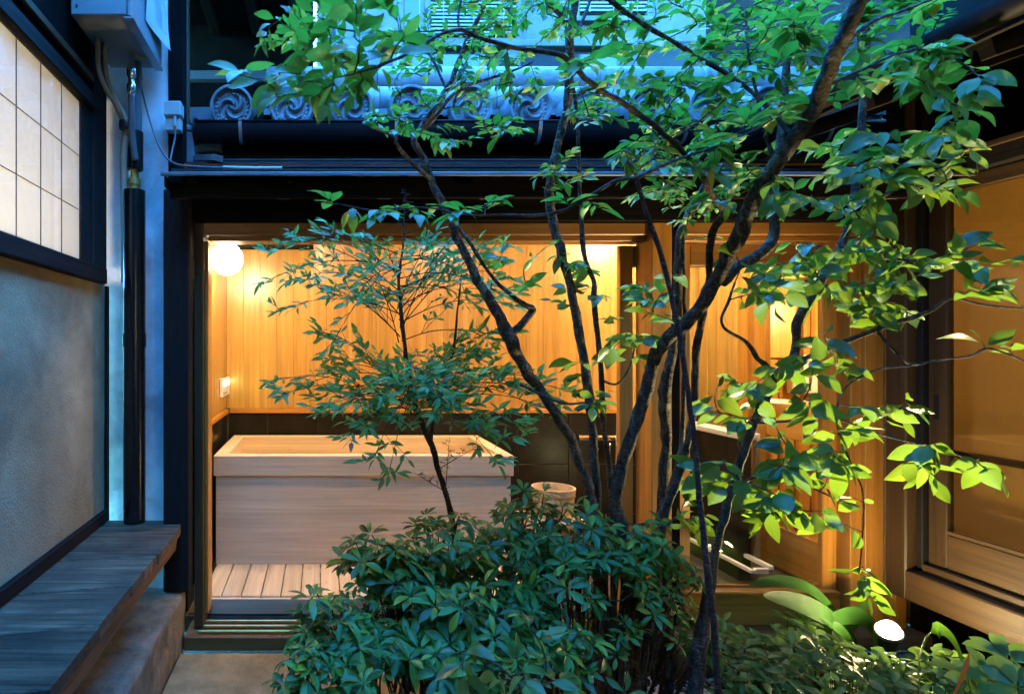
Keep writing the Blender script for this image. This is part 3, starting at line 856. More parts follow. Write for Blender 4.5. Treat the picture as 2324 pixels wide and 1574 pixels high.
# two glazed leaves, pushed to the right
def leaf_door(x0, x1, y, name_z=0.0):
    d = bx('sliding_door', M['frame_up'], bath, x0, x0 + .062, y, y + .032, 0.062, 1.772, 0.003)
    bx('door_stile', M['frame_up'], d, x1 - .062, x1, y, y + .032, 0.062, 1.772, 0.003)
    bx('top_rail', M['frame_x'], d, x0 + .063, x1 - .063, y + .002, y + .030, 1.672, 1.770, 0.003)
    bx('bottom_rail', M['frame_x'], d, x0 + .063, x1 - .063, y + .002, y + .030, 0.064, 0.180, 0.004)
    bx('glazing_bead', M['cedar_x'], d, x0 + .063, x1 - .063, y + .001, y + .012, 0.181, 0.196, 0.002)
    bx('pane', M['glass'], d, x0 + .063, x1 - .063, y + .014, y + .018, 0.197, 1.670, 0)
    return d
leaf_door(1.625, 2.355, 2.742)
leaf_door(1.385, 2.415, 2.785)
kick = [(1.63, 0.178), (2.34, 0.178), (2.34, 0.046), (1.735, 0.046), (1.70, 0.052), (1.675, 0.068), (1.657, 0.09), (1.642, 0.115), (1.63, 0.15)]
build('kick_board', MB().prism(kick, 'Y', 2.706, 2.738), M['cedar_x'], bath)
bx('kick_cap', M['cedar_x'], bath, 1.63, 2.34, 2.700, 2.740, 0.180, 0.196, 0.003)

# inner walls
BY = 4.01
BXL, BXR = -0.635, 2.53
TZ = 0.858
bwall = bx('back_wall', M['void'], bath, BXL - .05, BXR + .05, BY + .016, BY + .07, 0, 2.10, 0)
nb = 29; w0 = 0.1115
proto = None
for k in range(nb):
    x = BXL + w0 * k
    xe = min(x + w0, BXR)
    if proto is None or xe - x < w0 - 1e-4:
        o = bx('wall_board', M['cedar_up'], bwall, x + .0004, xe - .0004, BY, BY + .0145, TZ + .032, 2.10, 0.0014)
        if proto is None: proto = o
    else:
        dup(proto, W[proto.name] + Vector((w0 * k, 0, 0)), bwall)
bx('wall_trim', M['cedar_x'], bath, BXL + .02, BXR - .02, BY - .016, BY + .015, TZ, TZ + .030, 0.003)
lwall = bx('left_wall', M['void'], bath, BXL - .07, BXL - .016, 2.81, BY + .07, 0, 2.10, 0)
proto = None; w1 = 0.1
for k in range(12):
    if proto is None:
        proto = bx('wall_board', M['cedar_up'], lwall, BXL - .0145, BXL, 2.812 + .0004, 2.812 + w1 - .0004, TZ + .032, 2.10, 0.0014)
    else: dup(proto, W[proto.name] + Vector((0, w1 * k, 0)), lwall)
bx('wall_trim', M['cedar_y'], bath, BXL - .012, BXL + .016, 2.812, BY - .018, TZ, TZ + .030, 0.003)
# wall tiles
ts = 0.335
proto = None
twall = bx('tiled_dado', M['grout'], bath, BXL + .001, BXR - .001, BY + .004, BY + .015, 0.05, TZ - .002, 0)
for r in range(3):
    zt = TZ - .004 - r * ts
    for k in range(10):
        x = BXL - 0.06 + ts * k
        x0, x1 = max(x, BXL + .012) + .002, min(x + ts, BXR - .01) - .002
        z0, z1 = max(zt - ts, 0.055) + .002, zt - .002
        if x1 - x0 < 0.02 or z1 - z0 < .02: continue
        if abs((x1 - x0) - (ts - .004)) < 1e-5 and abs((z1 - z0) - (ts - .004)) < 1e-5:
            if proto is None: proto = bx('wall_tile', M['tile_dark'], twall, x0, x1, BY - .005, BY + .0035, z0, z1, 0.0016)
            else: dup(proto, Vector(((x0 + x1) / 2, BY - .00075, (z0 + z1) / 2)), twall)
        else: bx('wall_tile', M['tile_dark'], twall, x0, x1, BY - .005, BY + .0035, z0, z1, 0.0016)
tleft = bx('tiled_side', M['grout'], bath, BXL - .015, BXL - .004, 2.812, BY + .003, 0.05, TZ - .002, 0)
for r in range(3):
    zt = TZ - .004 - r * ts
    for k in range(4):
        y1 = BY - .008 - ts * k; y0 = max(y1 - ts, 2.814)
        z0 = max(zt - ts, .055)
        if zt - z0 < .02: continue
        bx('wall_tile', M['tile_dark'], tleft, BXL - .0035, BXL + .005, y0 + .002, y1 - .002, z0 + .002, zt - .002, 0.0016)
# floor
fl = bx('bath_floor', M['grout'], bath, BXL - .05, BXR + .05, 2.781, BY + .06, -0.02, 0.052, 0)
proto = None
for j in range(4):
    for i in range(10):
        x0 = BXL + .01 + .32 * i; y0 = 2.80 + .30 * j
        x1 = min(x0 + .317, BXR - .012)
        if x1 - x0 < .05: continue
        if proto is None: proto = bx('floor_tile', M['tile_floor'], fl, x0, x1, y0, y0 + .297, 0.0525, 0.060, 0.0016)
        elif x1 - x0 > .3169: dup(proto, W[proto.name] + Vector((.32 * i, .30 * j, 0)), fl)
        else: bx('floor_tile', M['tile_floor'], fl, x0, x1, y0, y0 + .297, 0.0525, 0.060, 0.0016)
bx('bath_ceiling', M['cedar_x'], bath, BXL - .06, 3.9, 2.745, BY + .07, 2.105, 2.14, 0)
bx('fascia_inner', M['cedar_x'], bath, BXL, 2.6, 2.801, 2.815, 1.80, 2.104, 0)
# right wall: boards and pillars with an opening to the wash room
rwall = bx('right_wall', M['cedar_up'], bath, BXR, BXR + .03, 3.62, BY + .0, 0.05, 2.10, 0.002)
for k in range(4):
    bx('wall_board', M['cedar_up'], rwall, BXR - .013, BXR - .0005, 3.625 + .095 * k, 3.718 + .095 * k, TZ + .03, 2.098, 0.002)
bx('door_post', M['frame_up'], bath, BXR - .02, BXR + .06, 3.53, 3.618, 0.062, 2.10, 0.003)
bx('door_post', M['frame_up'], bath, BXR - .02, BXR + .06, 2.83, 2.90, 0.062, 2.10, 0.003)
bx('transom', M['cedar_y'], bath, BXR - .01, BXR + .05, 2.902, 3.528, 1.66, 1.74, 0.003)
for (z0, z1) in ((1.742, 2.10),):
    bx('over_panel', M['cedar_y'], bath, BXR + .01, BXR + .03, 2.902, 3.528, z0, z1, 0.002)
# wash room beyond
m = MB().box(3.86, 3.9, 2.83, 4.1, 0.05, 2.10, 0).box(2.59, 3.86, 4.06, 4.1, 0.05, 2.10, 0).box(2.66, 3.86, 2.79, 2.825, 0.05, 2.10, 0).box(2.59, 3.86, 2.826, 4.06, 0.0, 0.055, 0)
build('wash_room_wall', m, M['cedar_up'], bath, fix=False)
prw = None
for k in range(11):
    if prw is None: prw = bx('wall_batten', M['frame_up'], bath, 2.66, 2.685, 4.045, 4.0595, 0.06, 2.098, 0.002)
    else: dup(prw, W[prw.name] + Vector((.108 * k, 0, 0)), bath)
# glazed inner door in the opening's lower half, standing half shut
ind = bx('inner_door', M['frame_up'], bath, BXR + .012, BXR + .042, 3.43, 3.52, 0.07, 1.655, 0.003)
bx('door_stile', M['frame_up'], ind, BXR + .012, BXR + .042, 2.905, 2.985, 0.07, 1.655, 0.003)
for z0, z1 in ((0.07, 0.30), (0.80, 0.90), (1.58, 1.655)):
    bx('door_rail', M['cedar_y'], ind, BXR + .014, BXR + .040, 2.986, 3.429, z0, z1, 0.003)
bx('door_bar', M['cedar_y'], ind, BXR + .016, BXR + .038, 3.19, 3.215, .901, 1.579, 0.002)
bx('pane', M['glass'], ind, BXR + .026, BXR + .029, 2.986, 3.429, 0.301, 0.799, 0)
bx('pane', M['glass'], ind, BXR + .026, BXR + .029, 2.986, 3.429, 0.901, 1.579, 0)

# lean-to roof over the opening
lean = thing('lean_to_roof', 'low lapped sheet roof over the bath opening, lit blue on top', 'roof', (0.9, 2.6, 2.0))
RX0, RX1 = -0.622, 2.56
for k in range(6):
    y0, z0 = 2.35 + .13 * k, 1.974 + .0545 * k
    y1, z1 = y0 + .155, z0 + .155 * .28
    m = MB().add([(RX0, y0, z0 + .009), (RX1, y0, z0 + .009), (RX1, y1, z1 + .009), (RX0, y1, z1 + .009), (RX0, y0, z0), (RX1, y0, z0), (RX1, y1, z1), (RX0, y1, z1)],
                 [(0, 1, 2, 3), (7, 6, 5, 4), (0, 4, 5, 1), (1, 5, 6, 2), (2, 6, 7, 3), (3, 7, 4, 0)])
    build('roof_board', m, M['roof_board'], lean)
bx('drip_edge', M['pipe_grey'], lean, RX0 - .008, RX1, 2.338, 2.349, 1.968, 1.984, 0.003)
bx('fascia', M['dark_x'], lean, RX0 + .012, RX1, 2.405, 2.425, 1.898, 1.960, 0.003)
bx('verge_board', M['dark_y'], lean, RX0 + .001, RX0 + .011, 2.36, 2.66, 1.93, 1.972, 0.002)
for k in range(8):
    x = -0.57 + 0.413 * k
    build('rafter', MB().beam((x, 2.435, 1.925), (x, 2.655, 2.005), 0.052, 0.05), M['rafter'], lean)
m = MB().add([(RX0 + .01, 2.43, 1.99), (RX1, 2.43, 1.99), (RX1, 3.1, 2.255), (RX0 + .01, 3.1, 2.255)], [(0, 1, 2, 3)])
build('roof_lining', m, M['dark_x'], lean)
bx('end_wall', M['void'], lean, RX0, 3.2, 3.10, 3.14, 2.145, 2.50, 0)
fx = thing('roof_downpipe', 'old square roof downpipe with an elbow foot on the lean-to roof', 'downpipe', (-0.63, 2.9, 2.2))
a = P(421, 0, 2.88).x
build('pole', MB().tube([(a, 2.90, 2.36), (a, 2.90, 3.22)], 0.017, 10), M['brown_up'], fx, smooth='auto', fix=False)
build('collar', MB().lathe([(0.030, 2.325), (0.042, 2.335), (0.042, 2.35), (0.026, 2.365)], (a, 2.89, 0), 8), M['pipe_grey'], fx, smooth='auto')
c0, c1 = P(408, 300, 2.86), P(437, 372, 2.86)
m = MB().add([(c0.x, 2.84, c1.z), (c1.x + .02, 2.84, c1.z), (c1.x + .02, 2.92, c1.z), (c0.x, 2.92, c1.z), (c0.x + .008, 2.85, c0.z), (c1.x, 2.85, c0.z), (c1.x, 2.91, c0.z), (c0.x + .008, 2.91, c0.z)],
             [(0, 1, 5, 4), (1, 2, 6, 5), (2, 3, 7, 6), (3, 0, 4, 7), (4, 5, 6, 7), (3, 2, 1, 0)])
build('pipe_foot', m, M['pipe_grey'], fx)
e0 = P(455, 360, 2.82)
build('elbow', MB().beam((e0.x - .02, 2.86, 2.195), (e0.x + .10, 2.72, 2.155), .055, .028), M['pipe_grey'], fx)

# ================================================================== TILED ROOF ABOVE
kroof = thing('tiled_roof', 'grey tiled roof edge with a row of round swirl end tiles above the gutter', 'roof', (1.0, 3.1, 2.4))
DY, DZ, DR = 2.93, 2.468, 0.108
def disc_mesh():
    nr, na = 26, 96
    m = MB()
    def h(r, a):
        t = r / DR
        if t > .995: return -0.02
        z = 0.0
        if t > .80: z = 0.027 * min(1, (t - .80) / .035) * (1 if t < .96 else max(0, (1 - t) / .04) * .6 + .4)
        elif t > .66:
            bead = math.cos(a * 24)
            z = 0.010 * max(0, bead) * max(0, 1 - abs((t - .73) / .055)) + .001
        elif t > .60: z = 0.006 * max(0, 1 - abs((t - .63) / .03))
        else:
            th = a - 4.6 * (t ** .75)
            s = math.cos(3 * th)
            z = 0.020 * max(0, s + .25) ** .7 * (1 - .35 * t) if s > -.25 else 0
            if t < .08: z = .010
        return z
    m.v.append(Vector((0, -0.010, 0)))
    for i in range(1, nr + 1):
        r = DR * i / nr
        for k in range(na):
            a = 2 * math.pi * k / na
            m.v.append(Vector((r * math.cos(a), -h(r, a), r * math.sin(a))))
    for k in range(na): m.f.append((0, 1 + (k + 1) % na, 1 + k))
    for i in range(nr - 1):
        for k in range(na):
            a = 1 + i * na + k; b = 1 + i * na + (k + 1) % na
            m.f.append((a, b, b + na, a + na))
    b = len(m.v)
    for k in range(na):
        a = 2 * math.pi * k / na
        m.v.append(Vector((DR * math.cos(a), 0.035, DR * math.sin(a))))
    for k in range(na):
        a = 1 + (nr - 1) * na + k; c = 1 + (nr - 1) * na + (k + 1) % na
        m.f.append((a, c, b + (k + 1) % na, b + k))
    return m
dm = disc_mesh(); protod = prot = protp = None
PITCH = 0.2909
for k in range(-1, 11):
    cx = (527 - 730) / 1360 * DY + PITCH * k
    if k >= 0:
        if protod is None:
            protod = build('end_tile', MB().add([v + Vector((cx, DY, DZ)) for v in dm.v], dm.f), M['kawara'], kroof, smooth='auto', fix=True, origin=(cx, DY, DZ))
        else:
            d = dup(protod, (cx, DY, DZ), kroof); d.rotation_euler = (0, rng.uniform(-.25, .25), 0)
        m = MB()
        if prot is None:
            for i in range(2):
                for q in range(15):
                    a = math.pi * (q / 14) * 1.16 - .25
                    m.v.append(Vector((cx + .098 * math.cos(a), DY + .036 + .30 * i, DZ + .092 * math.sin(a) + .10 * i)))
            for q in range(14): m.f.append((q, q + 1, q + 16, q + 15))
            prot = build('cover_tile', m, M['kawara'], kroof, smooth=True, origin=(cx, DY, DZ))
        else: dup(prot, (cx, DY, DZ), kroof)
    # pan tile between this disc and the next: curved sheet with a carved front
    mid = cx + PITCH / 2
    if protp is None:
        m = MB(); nx = 20; half = PITCH / 2 - .02
        def sag(u): return DZ - .038 - .042 * (1 - (u / half) ** 2)
        for i in range(nx + 1):
            u = -half + 2 * half * i / nx
            for (yy, dz) in ((DY + .008, 0), (DY + .32, .115)):
                m.v.append(Vector((mid + u, yy, sag(u) + dz)))
        for i in range(nx): m.f.append((2 * i, 2 * i + 2, 2 * i + 3, 2 * i + 1))
        b = len(m.v); nz = 14; nx2 = 56
        for j in range(nz + 1):
            for i in range(nx2 + 1):
                u = -half + 2 * half * i / nx2; v = j / nz
                top = sag(u) + .004; zz = top - .055 * v
                edge = min(v, 1 - v) * 6
                rel = 0.0
                if edge > .55:
                    w = abs(u) / half
                    rel = .007 * max(0, math.sin(w * 19 + 2.4 * math.sin(v * 7 + w * 5)))
                else: rel = .008 if edge > .1 else 0
                m.v.append(Vector((mid + u, DY + .004 - rel, zz)))
        for j in range(nz):
            for i in range(nx2):
                a = b + j * (nx2 + 1) + i
                m.f.append((a, a + 1, a + nx2 + 2, a + nx2 + 1))
        protp = build('pan_tile', m, M['kawara'], kroof, smooth='auto', fix=False, origin=(mid, DY, DZ))
    else: dup(protp, (mid, DY, DZ), kroof)
# two courses of round ridge tiles running along behind the discs
for (Yc, dyc, rad, nm) in ((3.16, 233, 0.080, 'ridge_tile'), (3.30, 181, 0.068, 'ridge_tile')):
    c = P(0, dyc, Yc); L = 0.60
    pr = None; x = -0.30
    for k in range(6):
        if pr is None:
            m = MB().lathe([(rad * .2, 0), (rad, .001), (rad, L - .03), (rad * 1.03, L - .028), (rad * 1.03, L - .002), (rad * .2, L)], (x, Yc, c.z), 28, 'X')
            pr = build(nm, m, M['kawara_pale'], kroof, smooth='auto', origin=(x, Yc, c.z))
        else: dup(pr, (x + (L + .001) * k, Yc, c.z), kroof)
bx('ridge_core', M['kawara'], kroof, -0.30, 3.3, 3.10, 3.42, 2.40, 2.60, 0.0)
bx('ridge_bed', M['kawara'], kroof, -0.30, 3.3, 3.26, 3.46, 2.60, 2.72, 0.0)
bx('flashing', M['pipe_grey'], kroof, -0.66, -0.50, 3.0, 3.03, 2.28, 2.50, 0.002)
bx('eave_soffit', M['void'], kroof, -0.62, 3.2, 2.945, 3.10, 2.335, 2.375, 0)

gut = thing('eave_gutter', 'half round dark gutter under the row of swirl end tiles', 'gutter', (1.0, 2.88, 2.35))
gx0, gx1, gy, gz, gr = -0.600, 2.72, 2.885, 2.366, 0.056
m = MB(); n = 16
for i, x in enumerate((gx0, gx1)):
    for r in (gr, gr - .004):
        for q in range(n + 1):
            a = math.pi + math.pi * q / n
            m.v.append(Vector((x, gy + r * math.cos(a), gz + r * 1.55 * math.sin(a))))
s = n + 1
for q in range(n):
    m.f.append((q, q + 1, 2 * s + q + 1, 2 * s + q))
    m.f.append((s + q, 3 * s + q, 3 * s + q + 1, s + q + 1))
for q in range(n):
    m.f.append((q, s + q, s + q + 1, q + 1))
m.f.append((0, 2 * s, 3 * s, s)); m.f.append((n, s + n, 3 * s + n, 2 * s + n))
build('trough', m, M['gutter'], gut, smooth='auto')
build('rolled_lip', MB().tube([(gx0, gy - gr, gz), (gx1, gy - gr, gz)], 0.006, 8), M['gutter'], gut, smooth=True, fix=False)
build('end_cap', MB().lathe([(0.062, 0), (0.062, .012)], (gx0 - .01, gy, gz - .03), 16, 'X'), M['gutter'], gut, smooth='auto', fix=False)
for px in (545, 900, 1227, 1560, 1890):
    x = (px - 730) / 1360 * 2.83
    pts = [(x, gy - gr * 1.06 * math.cos(a), gz - gr * 1.6 * math.sin(a)) for a in [math.pi * 0.62 * i / 8 for i in range(9)]]
    pts = [(x, gy - gr + .03, gz + .012), (x, gy - gr - .006, gz + .010)] + pts
    m = MB()
    for (q0, q1) in zip(pts[:-1], pts[1:]): m.beam(q0, q1, 0.016, 0.004, up=(0, -0.7, 0.7), b=0)
    build('hanger', m, M['steel'], gut)

# ================================================================== NEIGHBOUR BEHIND
nb_ = thing('white_building', 'white neighbouring building with slatted window blinds above the tiled roof', 'building', (1.5, 6.2, 2.5))
NY = 6.0
def nx_(d, Y=NY): return (d - 730) / 1360 * Y
def nz_(d, Y=NY): return EYE - (d - 786) / 1360 * Y
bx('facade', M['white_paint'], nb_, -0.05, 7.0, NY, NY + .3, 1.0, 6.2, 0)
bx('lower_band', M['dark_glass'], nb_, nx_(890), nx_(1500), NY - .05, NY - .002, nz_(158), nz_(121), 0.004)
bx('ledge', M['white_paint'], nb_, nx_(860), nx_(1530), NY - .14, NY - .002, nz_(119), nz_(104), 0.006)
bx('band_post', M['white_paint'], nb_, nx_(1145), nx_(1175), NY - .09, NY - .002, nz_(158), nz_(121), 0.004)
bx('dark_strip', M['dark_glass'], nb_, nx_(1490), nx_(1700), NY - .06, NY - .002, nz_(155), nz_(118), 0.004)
def blind_window(d0, d1, e0, e1):
    w = bx('window', M['dark_glass'], nb_, nx_(d0), nx_(d1), NY - .03, NY - .004, nz_(e1), nz_(e0), 0)
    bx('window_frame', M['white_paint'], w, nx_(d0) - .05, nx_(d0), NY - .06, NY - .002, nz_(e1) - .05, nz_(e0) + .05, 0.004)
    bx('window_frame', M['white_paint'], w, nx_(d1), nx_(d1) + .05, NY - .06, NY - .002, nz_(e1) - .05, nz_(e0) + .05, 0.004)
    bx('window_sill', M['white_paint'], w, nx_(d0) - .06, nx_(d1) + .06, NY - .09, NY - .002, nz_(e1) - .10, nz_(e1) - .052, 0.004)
    z = nz_(e1) + .012; pr = None; k = 0
    while z < nz_(e0):
        if pr is None: pr = bx('blind_slat', M['blind'], w, nx_(d0) + .004, nx_(d1) - .004, NY - .058, NY - .034, z, z + .019, 0.002)
        else: dup(pr, W[pr.name] + Vector((0, 0, .0365 * k)), w)
        k += 1; z += .0365
    for t in (.15, .5, .85):
        x = nx_(d0) + t * (nx_(d1) - nx_(d0))
        bx('blind_cord', M['blind'], w, x - .004, x + .004, NY - .064, NY - .059, nz_(e1), nz_(e0), 0)
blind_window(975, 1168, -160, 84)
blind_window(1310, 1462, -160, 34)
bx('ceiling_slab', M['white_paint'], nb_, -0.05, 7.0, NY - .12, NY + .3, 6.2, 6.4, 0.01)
pole = thing('white_vent_pole', 'thin pale vent pole rising in front of the white building', 'pipe', P(754, 150, 4.6))
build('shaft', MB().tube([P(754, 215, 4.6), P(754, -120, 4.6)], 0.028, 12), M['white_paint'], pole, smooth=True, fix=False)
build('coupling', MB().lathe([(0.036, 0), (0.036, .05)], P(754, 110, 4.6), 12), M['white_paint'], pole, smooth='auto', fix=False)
ac = thing('outdoor_unit', 'boxy outdoor air unit with pale pipes beyond the tiled roof', 'air conditioner', P(1580, 150, 4.4))
a, c = P(1555, 90, 4.4), P(1612, 165, 4.4)
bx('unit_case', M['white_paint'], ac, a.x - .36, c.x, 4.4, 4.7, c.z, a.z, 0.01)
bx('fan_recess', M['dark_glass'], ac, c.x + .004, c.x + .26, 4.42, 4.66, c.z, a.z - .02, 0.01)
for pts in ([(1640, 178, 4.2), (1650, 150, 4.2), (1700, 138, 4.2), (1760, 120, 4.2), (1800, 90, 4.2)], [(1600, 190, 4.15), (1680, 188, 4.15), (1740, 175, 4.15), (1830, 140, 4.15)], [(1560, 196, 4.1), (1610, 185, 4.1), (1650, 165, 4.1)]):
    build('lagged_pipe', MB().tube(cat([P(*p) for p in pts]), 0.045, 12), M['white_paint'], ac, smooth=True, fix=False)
duct = thing('ribbed_duct', 'short ribbed duct bending below the slatted blinds', 'duct', P(950, 110, 4.8))
pts = cat([P(918, 150, 4.8), P(922, 110, 4.8), P(945, 88, 4.8), P(985, 84, 4.8)], 14)
build('hose', MB().tube(pts, [0.055 + .008 * (i % 2) for i in range(len(pts))], 14), M['pipe_grey'], duct, smooth=True, fix=False)
build('duct_stack', MB().box(*(lambda a, c: (a.x, c.x, 4.86, 5.0, c.z, a.z))(P(918, -60, 4.9), P(952, 170, 4.9)), .01), M['dark_glass'], duct, fix=False)

# ================================================================== RIGHT HOUSE
RXW = 2.55
rh = thing('timber_house', 'dark timber house on the right with an amber lit glass door', 'house', (RXW, 1.8, 0))
bx('corner_post', M['brown_up'], rh, RXW - .055, RXW + .10, 2.56, 2.655, 0.22, 2.5, 0.006)
bx('inner_post', M['dark_up'], rh, RXW - .015, RXW + .09, 2.53, 2.557, 0.36, 2.35, 0.004)
bx('sill_beam', M['brown_y'], rh, RXW - .065, RXW + .12, -1.3, 2.557, 0.226, 0.350, 0.006)
bx('sill_track', M['brown_y'], rh, RXW - .02, RXW + .12, -1.3, 2.527, 0.352, 0.388, 0.003)
bx('lintel', M['dark_y'], rh, RXW - .03, RXW + .10, -1.3, 2.527, 1.985, 2.075, 0.004)
bx('lintel_rail', M['brown_y'], rh, RXW - .042, RXW - .031, -1.3, 2.527, 2.052, 2.074, 0.002)
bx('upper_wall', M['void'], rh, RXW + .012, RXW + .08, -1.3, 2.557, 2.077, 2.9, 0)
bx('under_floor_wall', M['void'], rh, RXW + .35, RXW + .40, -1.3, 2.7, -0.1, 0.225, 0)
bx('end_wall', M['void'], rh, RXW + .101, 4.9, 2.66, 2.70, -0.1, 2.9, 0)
def glass_door(y0, y1, x):
    d = bx('glass_door', M['brown_up'], rh, x, x + .034, y1 - .075, y1, 0.39, 1.983, 0.004)
    bx('door_stile', M['brown_up'], d, x, x + .034, y0, y0 + .075, 0.39, 1.983, 0.004)
    bx('bottom_rail', M['brown_y'], d, x + .001, x + .033, y0 + .076, y1 - .076, 0.39, 0.535, 0.004)
    bx('top_rail', M['brown_y'], d, x + .001, x + .033, y0 + .076, y1 - .076, 1.925, 1.982, 0.004)
    bx('glazing_bead', M['brown_y'], d, x - .002, x + .012, y0 + .076, y1 - .076, 0.536, 0.552, 0.002)
    bx('pane', M['glass_old'], d, x + .014, x + .018, y0 + .076, y1 - .076, 0.553, 1.924, 0)
    bx('finger_pull', M['dark_up'], d, x - .0015, x + .002, y1 - .045, y1 - .022, 1.00, 1.10, 0.001)
glass_door(1.35, 2.524, RXW + .004)
glass_door(0.25, 1.39, RXW + .042)
glass_door(-0.9, 0.29, RXW + .004)
m = MB().box(4.6, 4.65, -1.3, 2.64, 0.3, 2.6, 0).box(RXW + .13, 4.6, -1.3, 2.64, 0.32, 0.385, 0).box(RXW + .09, 4.6, -1.3, 2.64, 2.5, 2.55, 0).box(RXW + .10, 4.6, 2.60, 2.64, 0.385, 2.5, 0).box(RXW + .10, 4.6, -1.35, -1.3, 0.385, 2.5, 0)
build('room_shell', m, M['room'], rh, fix=False)
build('amber_screen', MB().quad((RXW + .16, -1.2, .39), (RXW + .16, 2.58, .39), (RXW + .16, 2.58, 1.98), (RXW + .16, -1.2, 1.98)), M['screen'], rh, fix=False)
for k in range(7):
    bx('screen_batten', M['brown_up'], rh, RXW + .150, RXW + .158, 2.12 - .62 * k, 2.15 - .62 * k, 0.40, 1.97, 0.002)
bx('screen_rail', M['brown_y'], rh, RXW + .150, RXW + .159, -1.2, 2.58, 0.83, 0.86, 0.002)
bx('upper_storey', M['dark_y'], rh, 2.95, 3.15, -1.3, 4.6, 2.66, 6.4, 0)  # storey added to hold low sky light off the building behind
# its eave
EX, EZ = 1.92, 2.20
m = MB().add([(EX, -1.5, EZ), (EX, 3.05, EZ), (2.9, 3.05, EZ + .40), (2.9, -1.5, EZ + .40), (EX, -1.5, EZ + .05), (EX, 3.05, EZ + .05), (2.9, 3.05, EZ + .45), (2.9, -1.5, EZ + .45)],
             [(0, 1, 2, 3), (7, 6, 5, 4), (0, 4, 5, 1), (1, 5, 6, 2), (2, 6, 7, 3), (3, 7, 4, 0)])
build('eave', m, M['void'], rh)
for k in range(12):
    y = 2.9 - .38 * k
    build('eave_rafter', MB().beam((EX + .03, y, EZ - .025), (2.55, y, EZ + .19), .045, .06), M['dark_y'], rh)
bx('eave_fascia', M['dark_y'], rh, EX - .018, EX - .001, -1.5, 3.05, EZ - .015, EZ + .06, 0.002)
prc = None
for k in range(18):
    y = 2.98 - .25 * k
    if prc is None:
        m = MB()
        for i in range(2):
            for q in range(9):
                a = math.pi * q / 8
                m.v.append(Vector((EX + .10 + .8 * i, y + .075 * math.cos(a), EZ + .085 + .055 * math.sin(a) + .33 * i)))
        for q in range(8): m.f.append((q, q + 1, q + 10, q + 9))
        prc = build('roof_tile', m, M['kawara'], rh, smooth='auto', origin=(EX, y, EZ))
    else: dup(prc, (EX, y, EZ), rh)
gut2 = thing('side_gutter', 'long dark gutter along the right house eave catching blue light', 'gutter', (EX - .06, 1.0, EZ))
m = MB(); n = 12
for y in (-1.5, 3.0):
    for r in (.05, .046):
        for q in range(n + 1):
            a = math.pi + math.pi * q / n
            m.v.append(Vector((EX - .072 + r * math.cos(a), y, EZ + .03 + r * math.sin(a))))
s = n + 1
for q in range(n):
    m.f.append((q, q + 1, 2 * s + q + 1, 2 * s + q)); m.f.append((s + q, 3 * s + q, 3 * s + q + 1, s + q + 1)); m.f.append((q, s + q, s + q + 1, q + 1))
m.f.append((0, 2 * s, 3 * s, s)); m.f.append((n, s + n, 3 * s + n, 2 * s + n))
build('trough', m, M['gutter'], gut2, smooth='auto')
for k in range(6):
    y = 2.7 - .7 * k
    build('hanger', MB().beam((EX - .13, y, EZ + .036), (EX, y, EZ + .045), .018, .004), M['steel'], gut2)
# the house on the fourth side of the court: behind the viewer, its opening placed to aim added fill light
rear = thing('rear_house', 'dark timber house front with an opening for added fill light facing the court', 'house', (0.8, -1.5, 0))
for x0, x1, z0, z1 in ((-2.6, 1.50, -0.1, 2.9), (2.52, 5.0, -0.1, 2.9), (1.501, 2.519, -0.1, 0.40), (1.501, 2.519, 2.05, 2.9)):
    bx('front_wall', M['dark_up'], rear, x0, x1, -1.62, -1.5, z0, z1, 0)
bx('upper_storey', M['dark_up'], rear, -2.6, 5.0, -1.9, -1.64, 2.9, 5.4, 0)
m = MB().box(-1.6, 3.6, -4.6, -4.55, 0.35, 2.6, 0).box(-1.6, 3.6, -4.55, -1.63, 0.30, 0.395, 0).box(-1.6, 3.6, -4.55, -1.63, 2.55, 2.6, 0).box(-1.65, -1.6, -4.55, -1.63, .395, 2.55, 0).box(3.6, 3.65, -4.55, -1.63, .395, 2.55, 0)
build('room_shell', m, M['room'], rear, fix=False)
# ================================================================== BATH FURNITURE
tub = thing('wooden_bathtub', 'large pale cypress bathtub with a thick rim inside the bath annex', 'bathtub', (0.22, 3.56, 0.14))
TX0, TX1, TY0, TY1, TB, TT = -0.577, 1.023, 3.19, 3.935, 0.141, 0.722
bz = TT - 0.108
wt = .042
for k in range(3):   # three boards make each long side, butted so tight only the grain shows it
    z0 = TB + (bz - TB) * k / 3; z1 = TB + (bz - TB) * (k + 1) / 3
    bx('side_board', M['hinoki_x'], tub, TX0 + .012, TX1 - .012, TY0 + .014, TY0 + .014 + wt, z0, z1 - .0003, 0.0006)
bx('side_board', M['hinoki_x'], tub, TX0 + .012, TX1 - .012, TY1 - .012 - wt, TY1 - .012, TB, bz - .002, 0.001)
bx('end_board', M['hinoki_y'], tub, TX0 + .012, TX0 + .012 + wt, TY0 + .015 + wt, TY1 - .013 - wt, TB, bz - .002, 0.001)
bx('end_board', M['hinoki_y'], tub, TX1 - .012 - wt, TX1 - .012, TY0 + .015 + wt, TY1 - .013 - wt, TB, bz - .002, 0.001)
bx('tub_bottom', M['hinoki_x'], tub, TX0 + .056, TX1 - .056, TY0 + .06, TY1 - .06, TB + .03, TB + .06, 0)
rw = .070
bx('rim', M['hinoki_x'], tub, TX0, TX1, TY0, TY0 + rw, bz, TT, 0.003)
bx('rim', M['hinoki_x'], tub, TX0, TX1, TY1 - rw, TY1, bz, TT, 0.003)
bx('rim', M['hinoki_y'], tub, TX0, TX0 + rw, TY0 + rw + .0006, TY1 - rw - .0006, bz, TT - .0004, 0.002)
bx('rim', M['hinoki_y'], tub, TX1 - rw, TX1, TY0 + rw + .0006, TY1 - rw - .0006, bz, TT - .0004, 0.002)

